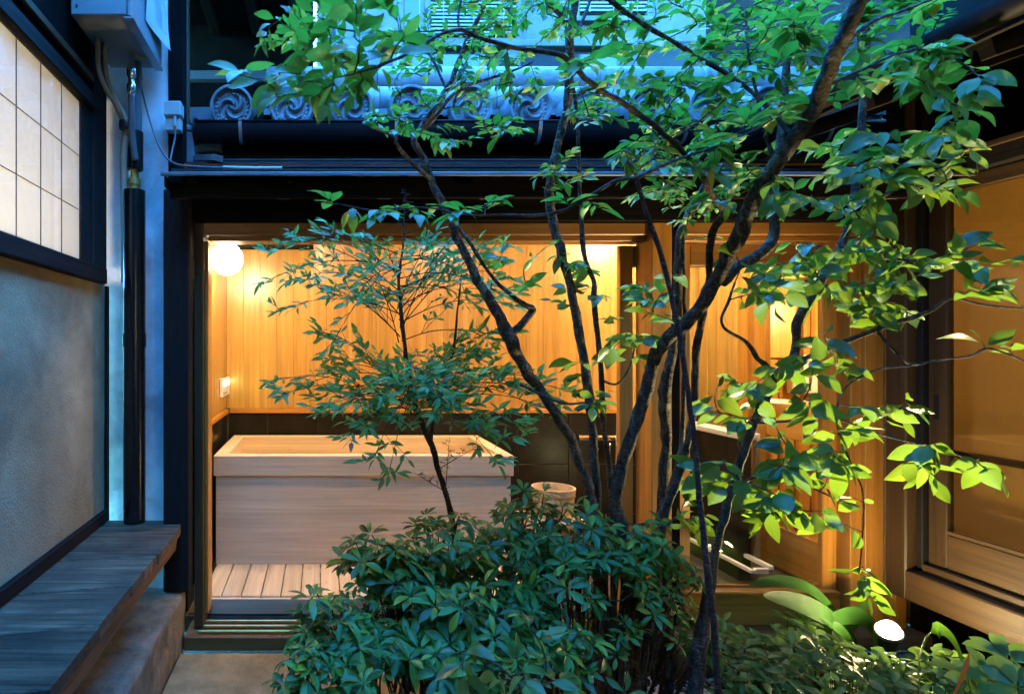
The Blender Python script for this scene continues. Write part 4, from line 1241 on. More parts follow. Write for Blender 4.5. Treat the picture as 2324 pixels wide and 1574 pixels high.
duck = thing('duckboard', 'slatted pale wood duckboard in front of the bathtub', 'duckboard', (0.2, 2.97, 0.06))
pr = None
for k in range(17):
    x = -0.560 + .0926 * k
    if pr is None: pr = bx('slat', M['slat'], duck, x, x + .0878, 2.800, 3.98, 0.118, 0.140, 0.003)
    else: dup(pr, W[pr.name] + Vector((.0926 * k, 0, 0)), duck)
bx('front_board', M['hinoki_x'], duck, -0.56, 1.013, 2.783, 2.798, 0.060, 0.133, 0.003)
for y in (3.15, 3.75):
    bx('bearer', M['hinoki_x'], duck, -0.55, 1.0, y, y + .06, 0.061, 0.117, 0.002)

lamp = thing('globe_lamp', 'round glowing globe lamp on the left bath wall', 'lamp', (-0.62, 3.32, 1.786))
lc = (-0.525, 3.32, 1.786)
n = 24
prof = [(0.089 * math.sin(math.pi * i / n), 0.089 * math.cos(math.pi * i / n)) for i in range(n, -1, -1)]
prof[0] = (1e-7, prof[0][1]); prof[-1] = (1e-7, prof[-1][1])
build('globe', MB().lathe(prof, lc, 32), M['globe'], lamp, smooth=True)
build('wall_mount', MB().lathe([(0.045, 0), (0.045, .012), (0.03, .016), (0.03, .030)], (BXL + .0015, 3.32, 1.786), 20, 'X'), M['plastic_white'], lamp, smooth='auto')

ctl = thing('bath_remote', 'small white control panel on the left bath wall under the globe lamp', 'control panel', (BXL, 3.75, 1.1))
yA = 0.632 * 1360 / (730 - 499); yB = 0.632 * 1360 / (730 - 516)
zt, zb = EYE - (853 - 786) / 1360 * yB, EYE - (893 - 786) / 1360 * yB
bx('panel_body', M['plastic_white'], ctl, BXL + .001, BXL + .020, yA, yB, zb, zt, 0.004)
bx('display', M['lit_screen'], ctl, BXL + .0203, BXL + .0213, yA + .03, yB - .03, zt - .05, zt - .015, 0)
for k in range(3):
    bx('button', M['plastic_grey'], ctl, BXL + .0203, BXL + .0225, yA + .03 + .05 * k, yA + .065 + .05 * k, zb + .018, zb + .032, 0.001)

chain = thing('bead_chain', 'white bead pull chain hanging down the left jamb of the opening', 'chain', P(462, 560, 2.9))
m = MB(); pts = cat([P(462, 545, 2.83), P(463, 700, 2.83), P(465, 950, 2.83), P(470, 1100, 2.83), P(475, 1220, 2.83), P(472, 1262, 2.83), P(464, 1276, 2.83)], 40)
acc = 0; last = pts[0]
for p in pts[1:]:
    acc += (p - last).length; last = p
    if acc > .0095:
        acc = 0
        m.lathe([(0.0003, -.0032), (.0024, -.0021), (.0034, 0), (.0024, .0021), (0.0003, .0032)], p, 6)
tag(build('beads', m, M['plastic_white'], chain, smooth=True, fix=False), kind='stuff')
build('cord', MB().tube(pts, .0009, 4), M['plastic_white'], chain, fix=False)
build('chain_joiner', MB().lathe([(.005, -.011), (.005, .011)], P(472, 1152, 2.83), 8), M['plastic_white'], chain, fix=False)

stool = thing('bath_stool', 'low pale wooden bath stool on the tiled floor right of the tub', 'stool', (1.22, 3.25, .06))
bx('seat', M['hinoki_x'], stool, 1.09, 1.41, 3.16, 3.40, 0.34, 0.375, 0.006)
for x in (1.11, 1.355): bx('leg', M['hinoki_y'], stool, x, x + .03, 3.18, 3.38, 0.0605, 0.339, 0.003)
bx('stretcher', M['hinoki_x'], stool, 1.141, 1.354, 3.26, 3.29, 0.15, 0.20, 0.003)
buck = thing('wooden_bucket', 'small round wooden bucket standing on the pale bath stool', 'bucket', (1.28, 3.28, .376))
bc = Vector((1.268, 3.28, 0)); z0 = 0.377; zt = 0.535; R0, R1 = .096, .115
build('bucket_bottom', MB().lathe([(R0 - .006, z0 + .01), (R0 - .006, z0 + .022)], bc, 28), M['hinoki_x'], buck, smooth='auto')
ns = 18
for k in range(ns):
    m = MB(); a0, a1 = 2 * math.pi * (k + .012) / ns, 2 * math.pi * (k + .988) / ns
    ring = []
    for (r, z) in ((R0, z0), (R1, zt), (R1 - .011, zt), (R0 - .009, z0)):
        for a in (a0, (a0 + a1) / 2, a1): ring.append(bc + Vector((r * math.cos(a), r * math.sin(a), z)))
    m.add(ring, [(0, 1, 4, 3), (1, 2, 5, 4), (3, 4, 7, 6), (4, 5, 8, 7), (6, 7, 10, 9), (7, 8, 11, 10), (9, 10, 1, 0), (10, 11, 2, 1), (0, 3, 6, 9), (2, 11, 8, 5)])
    build('stave', m, M['slat'], buck)
for zz in (0.41, 0.495):
    r = R0 + (R1 - R0) * (zz - z0) / (zt - z0) + .0012
    build('hoop', MB().lathe([(r, zz - .006), (r + .0016, zz), (r + .0005, zz + .006)], bc, 32), M['brass'], buck, smooth='auto')

tap = thing('shower_mixer', 'chrome shower mixer on the dark tiles behind the trees', 'tap', P(1355, 992, 3.97))
a, c = P(1312, 992, 3.94), P(1402, 992, 3.94)
build('body_bar', MB().tube([a, a + Vector((.03, 0, 0)), c - Vector((.03, 0, 0)), c], [0.022, 0.020, 0.020, 0.022], 14), M['chrome'], tap, smooth='auto')
for px in (1325, 1390):
    p = P(px, 992, 3.94); build('inlet', MB().tube([p, p + Vector((0, .062, 0))], .013, 10), M['chrome'], tap, smooth='auto')
p = P(1340, 1002, 3.94); build('spout', MB().tube(cat([p, p + Vector((0, -.06, -.01)), p + Vector((0, -.10, -.03))]), .010, 10), M['chrome'], tap, smooth='auto')
build('shower_hose', MB().tube(cat([P(1384, 1004, 3.92), P(1386, 1080, 3.88), P(1393, 1180, 3.86), P(1398, 1100, 3.86), P(1400, 950, 3.88), P(1402, 850, 3.9)]), .007, 8), M['chrome'], tap, smooth=True)
scr = thing('shower_screen', 'low glass shower screen with pale metal rails behind the window', 'shower screen', (2.25, 3.3, .06))
bx('cap_rail', M['white_cloth'], scr, 2.19, 2.30, 3.14, 3.94, 0.815, 0.845, 0.004)
bx('half_wall', M['tile_dark'], scr, 2.21, 2.28, 3.18, 3.94, 0.062, 0.813, 0.002)
for y in (3.14, 3.60): bx('screen_post', M['steel'], scr, 2.262, 2.285, y - .02, y + .002, 0.20, 0.813, 0.002)
bx('bottom_rail', M['white_cloth'], scr, 2.24, 2.265, 3.00, 3.70, 0.185, 0.205, 0.002)
bx('bottom_rail', M['white_cloth'], scr, 2.15, 2.172, 3.00, 3.70, 0.165, 0.183, 0.002)
bx('rail_end', M['white_cloth'], scr, 2.172, 2.24, 3.00, 3.02, 0.165, 0.19, 0.002)
van = thing('wash_basin', 'white wash basin on a wooden counter seen through the window', 'basin', (2.75, 3.4, .8))
bx('counter', M['cedar_y'], van, 2.62, 3.0, 2.95, 4.0, 0.80, 0.84, 0.004)
build('bowl', MB().lathe([(.08, .842), (.15, .87), (.19, .94), (.20, .97), (.185, .97), (.17, .94), (.13, .885), (0.001, .87)], (2.83, 3.62, 0), 28), M['white_cloth'], van, smooth='auto')
bx('splash_back', M['white_cloth'], van, 2.70, 2.98, 3.985, 3.999, 0.842, 1.12, 0.004)
mir = thing('wall_cabinet', 'brown wall cabinet above the white wash basin', 'cabinet', (2.8, 3.9, 1.2))
bx('cabinet_case', M['brown_up'], mir, 2.62, 3.05, 3.86, 3.985, 1.22, 1.62, 0.004)
for k in range(2): bx('cabinet_door', M['cedar_up'], mir, 2.63 + .21 * k, 2.83 + .21 * k, 3.840, 3.858, 1.23, 1.61, 0.004)
heat = thing('towel_radiator', 'small white grilled panel on the wash room wall', 'radiator', (3.2, 4.0, 1.1))
bx('panel', M['white_cloth'], heat, 3.12, 3.50, 3.96, 4.03, 0.99, 1.25, 0.01)
for k in range(5): bx('grille_bar', M['pipe_grey'], heat, 3.15 + .07 * k, 3.158 + .07 * k, 3.95, 3.958, 1.01, 1.13, 0.001)

lamp2 = thing('ceiling_light', 'small ceiling light close to the rear bath wall', 'lamp', (1.95, 3.82, 2.10))
build('diffuser', MB().lathe([(0.001, 2.052), (.07, 2.06), (.075, 2.08), (.075, 2.102)], (1.95, 3.82, 0), 24), M['rear_lamp'], lamp2, smooth='auto')
for k, x in enumerate((-0.05, 1.0)):
    cl = thing('ceiling_light', ('round ceiling light above the duckboard at its jamb end', 'round ceiling light above the duckboard beside the sliding doors')[k], 'lamp', (x, 2.88, 2.10), 'ceiling lights over the duckboard')
    build('diffuser', MB().lathe([(0.001, 2.06), (.055, 2.065), (.06, 2.08), (.06, 2.102)], (x, 2.88, 0), 24), M['ceiling_lamp'], cl, smooth='auto')
lan = thing('fill_lantern', 'unseen lantern added as warm fill in the room opposite the bath', 'lamp', (2.2, -2.7, 2.0))  # added lamp, out of view, sends warm fill towards the bath
build('lantern_shade', MB().lathe([(.001, 1.55), (.14, 1.58), (.22, 1.70), (.24, 1.82), (.22, 1.94), (.14, 2.06), (.001, 2.09)], (2.2, -2.7, 0), 24), M['lantern'], lan, smooth=True)
build('flex', MB().tube([(2.2, -2.7, 2.09), (2.2, -2.7, 2.55)], .004, 6), M['plastic_black'], lan)
cl2 = thing('ceiling_light', 'round ceiling light over the wash basin', 'lamp', (2.2, 3.2, 2.10))
build('diffuser', MB().lathe([(0.001, 2.06), (.085, 2.065), (.09, 2.08), (.09, 2.102)], (2.2, 3.2, 0), 24), M['ceiling_lamp'], cl2, smooth='auto')

def point(name, loc, energy, color, size):
    l = bpy.data.lights.new(name, 'POINT'); l.energy = energy; l.color = color; l.shadow_soft_size = size
    o = bpy.data.objects.new(name, l); col.objects.link(o); o.location = loc
    return o
ROOM_LAMP = point('left_room_bulb', (LX - .85, 1.7, 1.42), 0.78, (1.0, 0.86, 0.62), .12)
WASH_LAMP = point('wash_room_bulb', (3.2, 3.3, 1.55), 1.1, (1.0, 0.68, 0.34), .1)
AMBER_LAMP = point('right_room_bulb', (3.7, 1.7, 1.7), 0.56, (1.0, 0.66, 0.30), .15)

# ================================================================== GARDEN SPOTLIGHT
gs = thing('garden_spotlight', 'small garden spotlight glowing white among the ground cover', 'spotlight', P(2017, 1440, 2.32))
sp = P(2017, 1432, 2.30); aim = Vector((-.31, -.39, .87)).normalized()
q = Vector((0, 0, 1)).rotation_difference(aim)
def turned(m): return MB().add([sp + q @ v for v in m.v], m.f)
build('lamp_body', turned(MB().lathe([(.012, -.085), (.030, -.075), (.034, -.02), (.036, .000), (.034, .000), (.033, -.006)], (0, 0, 0), 20)), M['plastic_black'], gs, smooth='auto')
build('lens', turned(MB().lathe([(.0325 * math.cos(a_), .014 + .0325 * math.sin(a_)) for a_ in (-.9, -.6, -.3, 0, .25, .5, .75, 1.0, 1.25, 1.45, 1.565)], (0, 0, 0), 20)), M['spot_lens'], gs, smooth='auto')
build('bezel', turned(MB().lathe([(.035, -.010), (.042, -.008), (.044, .004), (.040, .009), (.0345, .006)], (0, 0, 0), 24)), M['steel'], gs, smooth='auto')
build('stake', MB().tube([sp - aim * .05, Vector((sp.x, sp.y, .02)), Vector((sp.x, sp.y, -.06))], [.007, .007, .003], 8), M['plastic_black'], gs, smooth='auto')
sl = bpy.data.lights.new('garden_spot', 'SPOT'); sl.energy = 5.6; sl.color = (1.0, 0.79, 0.40); sl.spot_size = R(92); sl.spot_blend = .5; sl.shadow_soft_size = .018
so = bpy.data.objects.new('garden_spot', sl); col.objects.link(so); so.location = sp + aim * .052
so.rotation_euler = (-aim).to_track_quat('Z', 'Y').to_euler()
# ================================================================== LEAVES
def leaf_template(width, widest, ns=8, droop=0.16, fold=0.18, tip=0.12, curl=0.0, seed=0, stalk=0.0):
    """a unit-long leaf along +Y, normal +Z: rows of left edge, midrib, right edge"""
    r = random.Random(seed)
    v, uv, f = [], [], []
    def prof(t):
        a = widest
        s = t / a if t < a else (1 - t) / (1 - a)
        w = math.sin(s * math.pi / 2) ** (0.85 if t < a else 0.95)
        if t > 1 - tip * 2: w *= 1 - 0.35 * ((t - (1 - tip * 2)) / (tip * 2)) ** 2
        return w * width / 2
    sway = r.uniform(-.05, .05)
    def mid(t): return (sway * math.sin(t * math.pi), t, -droop * t * t)
    v.append(mid(0)); uv.append((.5, 0))
    for i in range(1, ns):
        t = i / ns; m_ = mid(t); w = prof(t)
        e = fold * w * 1.6 + curl * math.sin(t * 9 + seed)
        v.append((m_[0] - w, m_[1] + .02, m_[2] + e)); uv.append((.5 - w / width, t))
        v.append(m_); uv.append((.5, t))
        v.append((m_[0] + w, m_[1] + .02, m_[2] + e * .9)); uv.append((.5 + w / width, t))
    v.append(mid(1)); uv.append((.5, 1))
    f += [(0, 2, 1), (0, 3, 2)]
    for i in range(ns - 2):
        a = 1 + 3 * i
        f += [(a, a + 1, a + 4, a + 3), (a + 1, a + 2, a + 5, a + 4)]
    a = 1 + 3 * (ns - 2); e = len(v) - 1
    f += [(a, a + 1, e), (a + 1, a + 2, e)]
    if stalk:
        v = [(p[0], p[1] + stalk, p[2]) for p in v]
        b = len(v); s = .012
        v += [(-s, 0, 0), (s, 0, 0), (s * .8, stalk + .03, 0), (-s * .8, stalk + .03, 0)]; uv += [(.5, 0)] * 4
        f.append((b, b + 1, b + 2, b + 3))
    return np.array(v), np.array(uv), f

SPECIES = {
    'canopy': (M['leaf_canopy'], [leaf_template(.40 + .07 * (k % 3), .42, 8, .06 + .14 * (k % 4), .12 + .05 * (k % 3), .16, .016, k, .10) for k in range(6)]),
    'right': (M['leaf_right'], [leaf_template(.46 + .06 * (k % 3), .44, 9, .04 + .15 * (k % 4), .10 + .07 * (k % 3), .14, .022, 20 + k, .10) for k in range(7)]),
    'nandina': (M['leaf_nandina'], [leaf_template(.26 + .05 * (k % 3), .34, 6, .10 + .09 * (k % 3), .2, .2, .0, 40 + k) for k in range(5)]),
    'shrub': (M['leaf_shrub'], [leaf_template(.33 + .035 * (k % 3), .60, 8, .22 + .10 * (k % 4), .16 + .06 * (k % 3), .10, .004, 60 + k, .06) for k in range(6)]),
    'ground': (M['leaf_ground'], [leaf_template(.44 + .04 * (k % 3), .62, 6, .20 + .08 * (k % 3), .14, .10, .0, 80 + k, .06) for k in range(5)]),
    'blade': (M['leaf_blade'], [leaf_template(.20 + .03 * k, .5, 14, .30 + .25 * k, .25, .10, .004, 90 + k) for k in range(3)]),
    'dry': (M['leaf_dry'], [leaf_template(.4, .4, 6, .4, .5, .2, .02, 99)]),
}
LEAF_ME = {}
for s_, (mt, tm) in SPECIES.items():
    LEAF_ME[s_] = []
    for k, (v, uv, f) in enumerate(tm):
        me = bpy.data.meshes.new('leaf_' + s_)
        me.from_pydata([tuple(p) for p in v], [], f)
        l = me.uv_layers.new(name='UVMap')
        li = np.array([vi for fc in f for vi in fc])
        l.data.foreach_set('uv', uv[li].astype(np.float32).ravel())
        me.polygons.foreach_set('use_smooth', [True] * len(me.polygons))
        me.materials.append(mt)
        LEAF_ME[s_].append(me)

def joined_leaves(name, items, parent):
    """one mesh for the leaves past the first three hundred"""
    by = {}
    for sp_, k, mtx in items: by.setdefault(sp_, []).append((k, mtx))
    for sp_, lst in by.items():
        V, F, U = [], [], []
        n = 0
        for k, mtx in lst:
            v, uv, f = SPECIES[sp_][1][k]
            A = np.array(mtx)
            V.append(v @ A[:3, :3].T + A[:3, 3]); 
            F.extend([tuple(i + n for i in fc) for fc in f])
            U.append(uv[np.array([vi for fc in f for vi in fc])])
            n += len(v)
        V = np.concatenate(V); o0 = V.mean(axis=0)
        me = bpy.data.meshes.new(name)
        me.from_pydata((V - o0).tolist(), [], F)
        l = me.uv_layers.new(name='UVMap')
        l.data.foreach_set('uv', np.concatenate(U).astype(np.float32).ravel())
        me.polygons.foreach_set('use_smooth', [True] * len(me.polygons))
        me.materials.append(SPECIES[sp_][0])
        o = bpy.data.objects.new(name, me)
        link(o, parent, Vector(o0)); o['kind'] = 'stuff'

def frame(pos, d, n, size):
    d = Vector(d).normalized(); n = Vector(n)
    n = (n - d * n.dot(d))
    if n.length < 1e-4: n = d.orthogonal()
    n.normalize(); x = d.cross(n)
    return Matrix(((x.x * size, d.x * size, n.x * size, pos[0]), (x.y * size, d.y * size, n.y * size, pos[1]), (x.z * size, d.z * size, n.z * size, pos[2]), (0, 0, 0, 1)))

class Plant:
    def __init__(s, name, label, cat_, base, bark_mat, twig_mat=None, seed=1):
        s.root = thing(name, label, cat_, base)
        s.bark, s.twig_mat = bark_mat, twig_mat or M['twig']
        s.leaves, s.sk, s.tw = [], [], MB()
        s.r = random.Random(seed); s.thin = .67
    def stem(s, nodes, name='trunk', n=14, rough=.26, mat=None):
        """nodes: (dx, dy, Y, radius in survey units)"""
        pts = [P(a, b, c) for a, b, c, d in nodes]; rad = [d * s.thin / FPX * c for a, b, c, d in nodes]
        pp = cat(pts, 7)
        rr = []
        for i in range(len(rad) - 1):
            for k in range(7): rr.append(rad[i] + (rad[i + 1] - rad[i]) * k / 7)
        rr.append(rad[-1])
        mw = max(rr)
        pp = [p + noise.noise_vector(p * 7) * mw * .30 + noise.noise_vector(p * 23) * mw * .20 for p in pp]
        if rad[-1] < .02: rr[-1] = rr[-1] * .5
        build(name, MB().tube(pp, rr, n, True, rough, s.r.random() * 50), mat or s.bark, s.root, smooth=True, fix=False)
        s.sk += pp[1:]
        return pp
    def add_leaf(s, sp_, pos, d, n, size):
        k = s.r.randrange(len(SPECIES[sp_][1]))
        s.leaves.append((sp_, k, frame(pos, d, n, size), size / max(.4, pos[1])))
    def near(s, p, up=0.0):
        best, bd = None, 1e9
        for q in s.sk:
            d = (q - p).length + up * max(0, q.z - p.z)
            if d < bd: best, bd = q, d
        return best
    def spray(s, target, nl, size, sp_='canopy', droop=.0, face=0.0, up=1.0, p0=None, start=.3, rad=.0022, jit=.35, lift=.04, spread=.8, keep=True):
        r = s.r
        p1 = Vector(target); p0 = Vector(p0) if p0 is not None else s.near(p1, .5)
        L = (p1 - p0).length
        side = Vector((r.gauss(0, 1), r.gauss(0, 1), r.gauss(0, .5))) * L * .10
        pts = cat([p0, p0.lerp(p1, .35) + side + Vector((0, 0, lift * L)), p0.lerp(p1, .7) + side * .5 + Vector((0, 0, lift * .8 * L)), p1], 5)
        s.tw.tube(pts, [rad * (1.15 - .8 * i / (len(pts) - 1)) * min(1.8, .6 + L * 2) for i in range(len(pts))], 5, False)
        if keep: s.sk += pts[4::3]
        m = len(pts) - 1
        lo = start if L > .25 else start * .5
        if L > .55: lo = 1 - .40 / L
        for i in range(nl):
            t = lo + (1 - lo) * (i + .5) / nl
            f = t * m; k = min(int(f), m - 1)
            p = pts[k].lerp(pts[k + 1], f - k); tg = (pts[k + 1] - pts[k]).normalized()
            sd = tg.cross(Vector((0, 0, 1)))
            if sd.length < .1: sd = Vector((1, 0, 0))
            sd.normalize()
            sg = 1 if i % 2 else -1
            if i == nl - 1: d = tg + sd * r.gauss(0, .2)
            else: d = tg * r.uniform(.35, .9) + sd * sg * spread * r.uniform(.7, 1.2)
            d = d.normalized() + Vector((r.gauss(0, .25) * jit, r.gauss(0, .25) * jit, -droop * r.uniform(.5, 1.4) + r.gauss(0, .3) * jit))
            nn = Vector((r.gauss(0, jit), r.gauss(0, jit) - face, up)) + sd * sg * -.15
            s.add_leaf(sp_, p, d, nn, size * r.uniform(.55, 1.2))
    def done(s, twig_name='twigs'):
        if s.tw.v:
            tag(build(twig_name, s.tw, s.twig_mat, s.root, smooth=True, fix=False), kind='stuff')
        s.leaves.sort(key=lambda q: -q[3])
        base = W[s.root.name]
        for sp_, k, mtx, _ in s.leaves[:300]:
            o = bpy.data.objects.new('leaf', LEAF_ME[sp_][k])
            col.objects.link(o)
            o.parent = s.root
            mm = mtx.copy(); mm.translation = mm.translation - base
            o.matrix_basis = mm
            W[o.name] = mtx.translation.copy()
        if len(s.leaves) > 300: joined_leaves('leaves', [q[:3] for q in s.leaves[300:]], s.root)

def in_poly(x, y, poly):
    c = False; n = len(poly); j = n - 1
    for i in range(n):
        xi, yi = poly[i]; xj, yj = poly[j]
        if (yi > y) != (yj > y) and x < (xj - xi) * (y - yi) / (yj - yi) + xi: c = not c
        j = i
    return c
def scatter(pl, poly, count, Yr, nl, size, **kw):
    if kw.get('sp_', 'canopy') == 'canopy': size *= .80; count = int(count * 1.35)
    else: size *= .88; count = int(count * 1.2)
    """targets spread over a survey outline and a range of depths; size in metres"""
    xs = [p[0] for p in poly]; ys = [p[1] for p in poly]
    T = []
    while len(T) < count:
        x = pl.r.uniform(min(xs), max(xs)); y = pl.r.uniform(min(ys), max(ys))
        if in_poly(x, y, poly): T.append(P(x, y, pl.r.uniform(*Yr)))
    T.sort(key=lambda p: (p - pl.near(p)).length)
    for p in T:
        pl.spray(p, pl.r.randint(*nl), size * pl.r.uniform(.85, 1.2), **kw)

# ------------------------------------------------------------------ slender multi-stemmed tree, left of centre
A = Plant('slender_tree', 'slender grey tree with thin leaning stems and a knot on its left stem', 'tree', P(1360, 1600, 2.15), M['bark_grey'], seed=3)
A.stem([(1372, 1600, 2.15, 30), (1368, 1400, 2.15, 24), (1352, 1230, 2.13, 21), (1338, 1120, 2.12, 17), (1300, 1010, 2.10, 16), (1262, 938, 2.08, 17), (1205, 855, 2.05, 18), (1166, 790, 2.02, 21), (1156, 756, 2.0, 24), (1130, 712, 1.98, 17), (1095, 655, 1.96, 15), (1060, 580, 1.93, 14), (1022, 505, 1.9, 13), (990, 420, 1.88, 13), (963, 362, 1.86, 12), (940, 318, 1.84, 12), (955, 290, 1.84, 11), (1007, 214, 1.84, 9), (1062, 95, 1.82, 9), (1090, 34, 1.8, 8), (1105, -60, 1.8, 7)])
A.stem([(1158, 758, 2.0, 15), (1182, 735, 1.98, 12), (1208, 702, 1.97, 12), (1196, 692, 1.96, 9), (1160, 668, 1.95, 7), (1126, 636, 1.94, 6), (1092, 590, 1.92, 6), (1060, 540, 1.91, 6), (1026, 500, 1.9, 5)], 'branch')
A.stem([(952, 300, 1.84, 9), (985, 268, 1.85, 7), (1020, 222, 1.88, 7), (1050, 198, 1.9, 6), (1100, 180, 1.92, 5), (1162, 160, 1.95, 4), (1210, 138, 1.98, 3)], 'branch')
A.stem([(985, 410, 1.88, 8), (940, 372, 1.84, 7), (908, 340, 1.8, 6), (890, 310, 1.76, 5), (855, 292, 1.72, 4), (820, 280, 1.68, 3)], 'branch')
A.stem([(1015, 210, 1.84, 5), (985, 140, 1.86, 5), (960, 100, 1.88, 4), (945, 40, 1.9, 4)], 'branch')
A.stem([(1383, 1600, 2.18, 26), (1372, 1400, 2.18, 22), (1352, 1120, 2.16, 16), (1346, 1000, 2.15, 14), (1330, 850, 2.13, 15), (1302, 690, 2.1, 14), (1270, 560, 2.07, 15), (1246, 455, 2.04, 16), (1252, 392, 2.02, 13), (1274, 310, 1.98, 13), (1288, 200, 1.94, 14), (1296, 105, 1.9, 15), (1302, 50, 1.88, 12), (1303, -60, 1.85, 11)])
A.stem([(1300, 78, 1.9, 12), (1282, 42, 1.88, 9), (1240, 0, 1.84, 8), (1200, -40, 1.8, 7)], 'branch')
A.stem([(1305, 80, 1.9, 7), (1325, 40, 1.92, 6), (1345, -20, 1.94, 5)], 'branch')
A.stem([(1398, 1560, 2.22, 12), (1388, 1120, 2.2, 10), (1372, 980, 2.18, 9), (1360, 800, 2.15, 9), (1350, 700, 2.13, 9), (1345, 635, 2.12, 8), (1326, 580, 2.1, 8), (1316, 430, 2.06, 7), (1310, 280, 2.0, 6), (1290, 120, 1.96, 5), (1280, 20, 1.95, 4)])
A.stem([(1362, 860, 2.16, 4), (1400, 870, 2.12, 4), (1430, 830, 2.1, 3), (1445, 760, 2.08, 3)], 'branch', 6)
A.stem([(1180, 870, 2.04, 6), (1240, 900, 2.02, 5), (1290, 915, 2.0, 4), (1350, 905, 1.98, 3)], 'branch', 6)
scatter(A, [(880, 10), (1000, -40), (1300, -40), (1330, 90), (1180, 140), (1000, 130), (880, 100)], 46, (1.6, 2.3), (7, 11), .040, up=.9, jit=.5)
scatter(A, [(860, 130), (1180, 120), (1240, 200), (1040, 270), (860, 250)], 34, (1.7, 2.2), (6, 9), .040, up=.9, jit=.5)
scatter(A, [(780, 220), (900, 230), (940, 300), (860, 310)], 8, (1.55, 1.75), (6, 9), .040, up=.8, jit=.5)
scatter(A, [(930, 280), (1180, 265), (1190, 305), (1010, 335)], 9, (1.5, 1.8), (8, 11), .044, up=1.3, jit=.3)
scatter(A, [(1090, 570), (1290, 540), (1290, 700), (1140, 760)], 9, (1.9, 2.2), (4, 6), .07, up=.8, jit=.5, sp_='right')
scatter(A, [(1250, 560), (1420, 640), (1470, 760), (1440, 960), (1300, 930), (1290, 760)], 16, (1.9, 2.2), (4, 6), .072, up=.7, jit=.6, sp_='right', droop=.15)
scatter(A, [(1180, 340), (1330, 320), (1330, 430), (1200, 400)], 6, (1.8, 2.0), (5, 8), .05, up=1.0, jit=.5)
scatter(A, [(1280, 140), (1420, 90), (1440, 260), (1300, 300)], 14, (1.7, 2.1), (6, 9), .048, up=.9, jit=.5)
A.done()

# ------------------------------------------------------------------ thick leaning tree
B = Plant('leaning_tree', 'dark thick trunked tree leaning up to the upper right across the opening', 'tree', P(1440, 1600, 2.1), M['bark_dark'], seed=5)
b1 = B.stem([(1448, 1600, 2.06, 30), (1440, 1400, 2.06, 28), (1408, 1200, 2.05, 26), (1392, 1130, 2.05, 20), (1428, 1000, 2.0, 19), (1468, 880, 1.95, 19), (1492, 800, 1.9, 21), (1552, 738, 1.84, 20), (1612, 660, 1.78, 22), (1660, 565, 1.7, 24), (1698, 462, 1.62, 24), (1752, 380, 1.54, 23), (1832, 268, 1.44, 23), (1880, 170, 1.36, 25), (1905, 85, 1.3, 27), (1945, -10, 1.24, 27), (1990, -110, 1.2, 26)], n=16)
B.stem([(1640, 640, 1.76, 16), (1672, 608, 1.78, 17), (1712, 583, 1.8, 17), (1744, 558, 1.82, 17), (1757, 522, 1.83, 15), (1753, 420, 1.84, 14), (1768, 330, 1.84, 13), (1782, 205, 1.83, 12), (1793, 105, 1.82, 11), (1832, 25, 1.8, 11), (1850, -50, 1.78, 10)], 'branch', 14, mat=M['bark_grey'])
B.stem([(1500, 1600, 2.3, 18), (1495, 1420, 2.28, 17), (1500, 1180, 2.26, 15), (1510, 1010, 2.24, 17), (1507, 885, 2.2, 19), (1528, 780, 2.16, 14), (1537, 680, 2.12, 13), (1541, 565, 2.08, 12), (1545, 525, 2.06, 12), (1600, 420, 2.0, 10), (1640, 330, 1.95, 9), (1660, 240, 1.9, 8)], mat=M['bark_dark'])
B.stem([(1530, 1580, 2.32, 12), (1520, 1420, 2.3, 11), (1478, 1250, 2.27, 9), (1530, 1085, 2.2, 10), (1548, 960, 2.18, 7), (1552, 800, 2.14, 6), (1553, 640, 2.1, 5), (1550, 520, 2.05, 4)], mat=M['bark_grey'])
B.stem([(1372, -10, 1.5, 8), (1455, 52, 1.52, 8), (1524, 92, 1.54, 7), (1590, 132, 1.56, 7), (1660, 172, 1.56, 7), (1740, 240, 1.54, 8), (1800, 310, 1.48, 9)], 'branch', 8)
B.stem([(1760, 370, 1.54, 8), (1740, 310, 1.56, 6), (1725, 250, 1.58, 5), (1700, 130, 1.6, 4), (1690, 20, 1.62, 4)], 'branch', 7)
B.stem([(1860, 200, 1.38, 8), (1950, 160, 1.4, 6), (2040, 120, 1.44, 5), (2130, 110, 1.5, 4), (2230, 180, 1.55, 3)], 'branch', 7)
B.stem([(1880, 150, 1.36, 7), (1960, 60, 1.34, 6), (2060, 20, 1.36, 5), (2160, -20, 1.4, 4)], 'branch', 7)
CAN = dict(up=1.15, jit=.42, face=-.05)
scatter(B, [(1320, 0), (1560, -40), (1800, -40), (1840, 120), (1700, 190), (1500, 170), (1340, 110)], 60, (1.45, 2.1), (7, 10), .050, **CAN)
scatter(B, [(1400, 160), (1700, 180), (1830, 160), (1800, 300), (1600, 300), (1420, 260)], 34, (1.4, 1.9), (6, 9), .056, **CAN)
scatter(B, [(1760, 0), (2000, -30), (2150, 0), (2180, 110), (2060, 170), (1900, 240), (1780, 200)], 46, (1.4, 1.9), (6, 9), .062, **CAN)
scatter(B, [(2040, 110), (2230, 110), (2260, 240), (2150, 330), (2050, 250)], 12, (1.4, 1.7), (5, 7), .072, sp_='right', up=.8, jit=.5, droop=.2)
scatter(B, [(1380, 300), (1700, 300), (1790, 420), (1650, 470), (1440, 470), (1390, 380)], 40, (1.45, 1.95), (6, 9), .056, up=1.5, jit=.25)
scatter(B, [(1480, 440), (1660, 430), (1660, 540), (1540, 530)], 10, (1.7, 2.1), (6, 9), .036, up=1.3, jit=.35)
scatter(B, [(1430, 620), (1560, 610), (1560, 740), (1450, 780)], 8, (1.85, 2.1), (4, 6), .066, sp_='right', up=.7, jit=.5, face=.3)
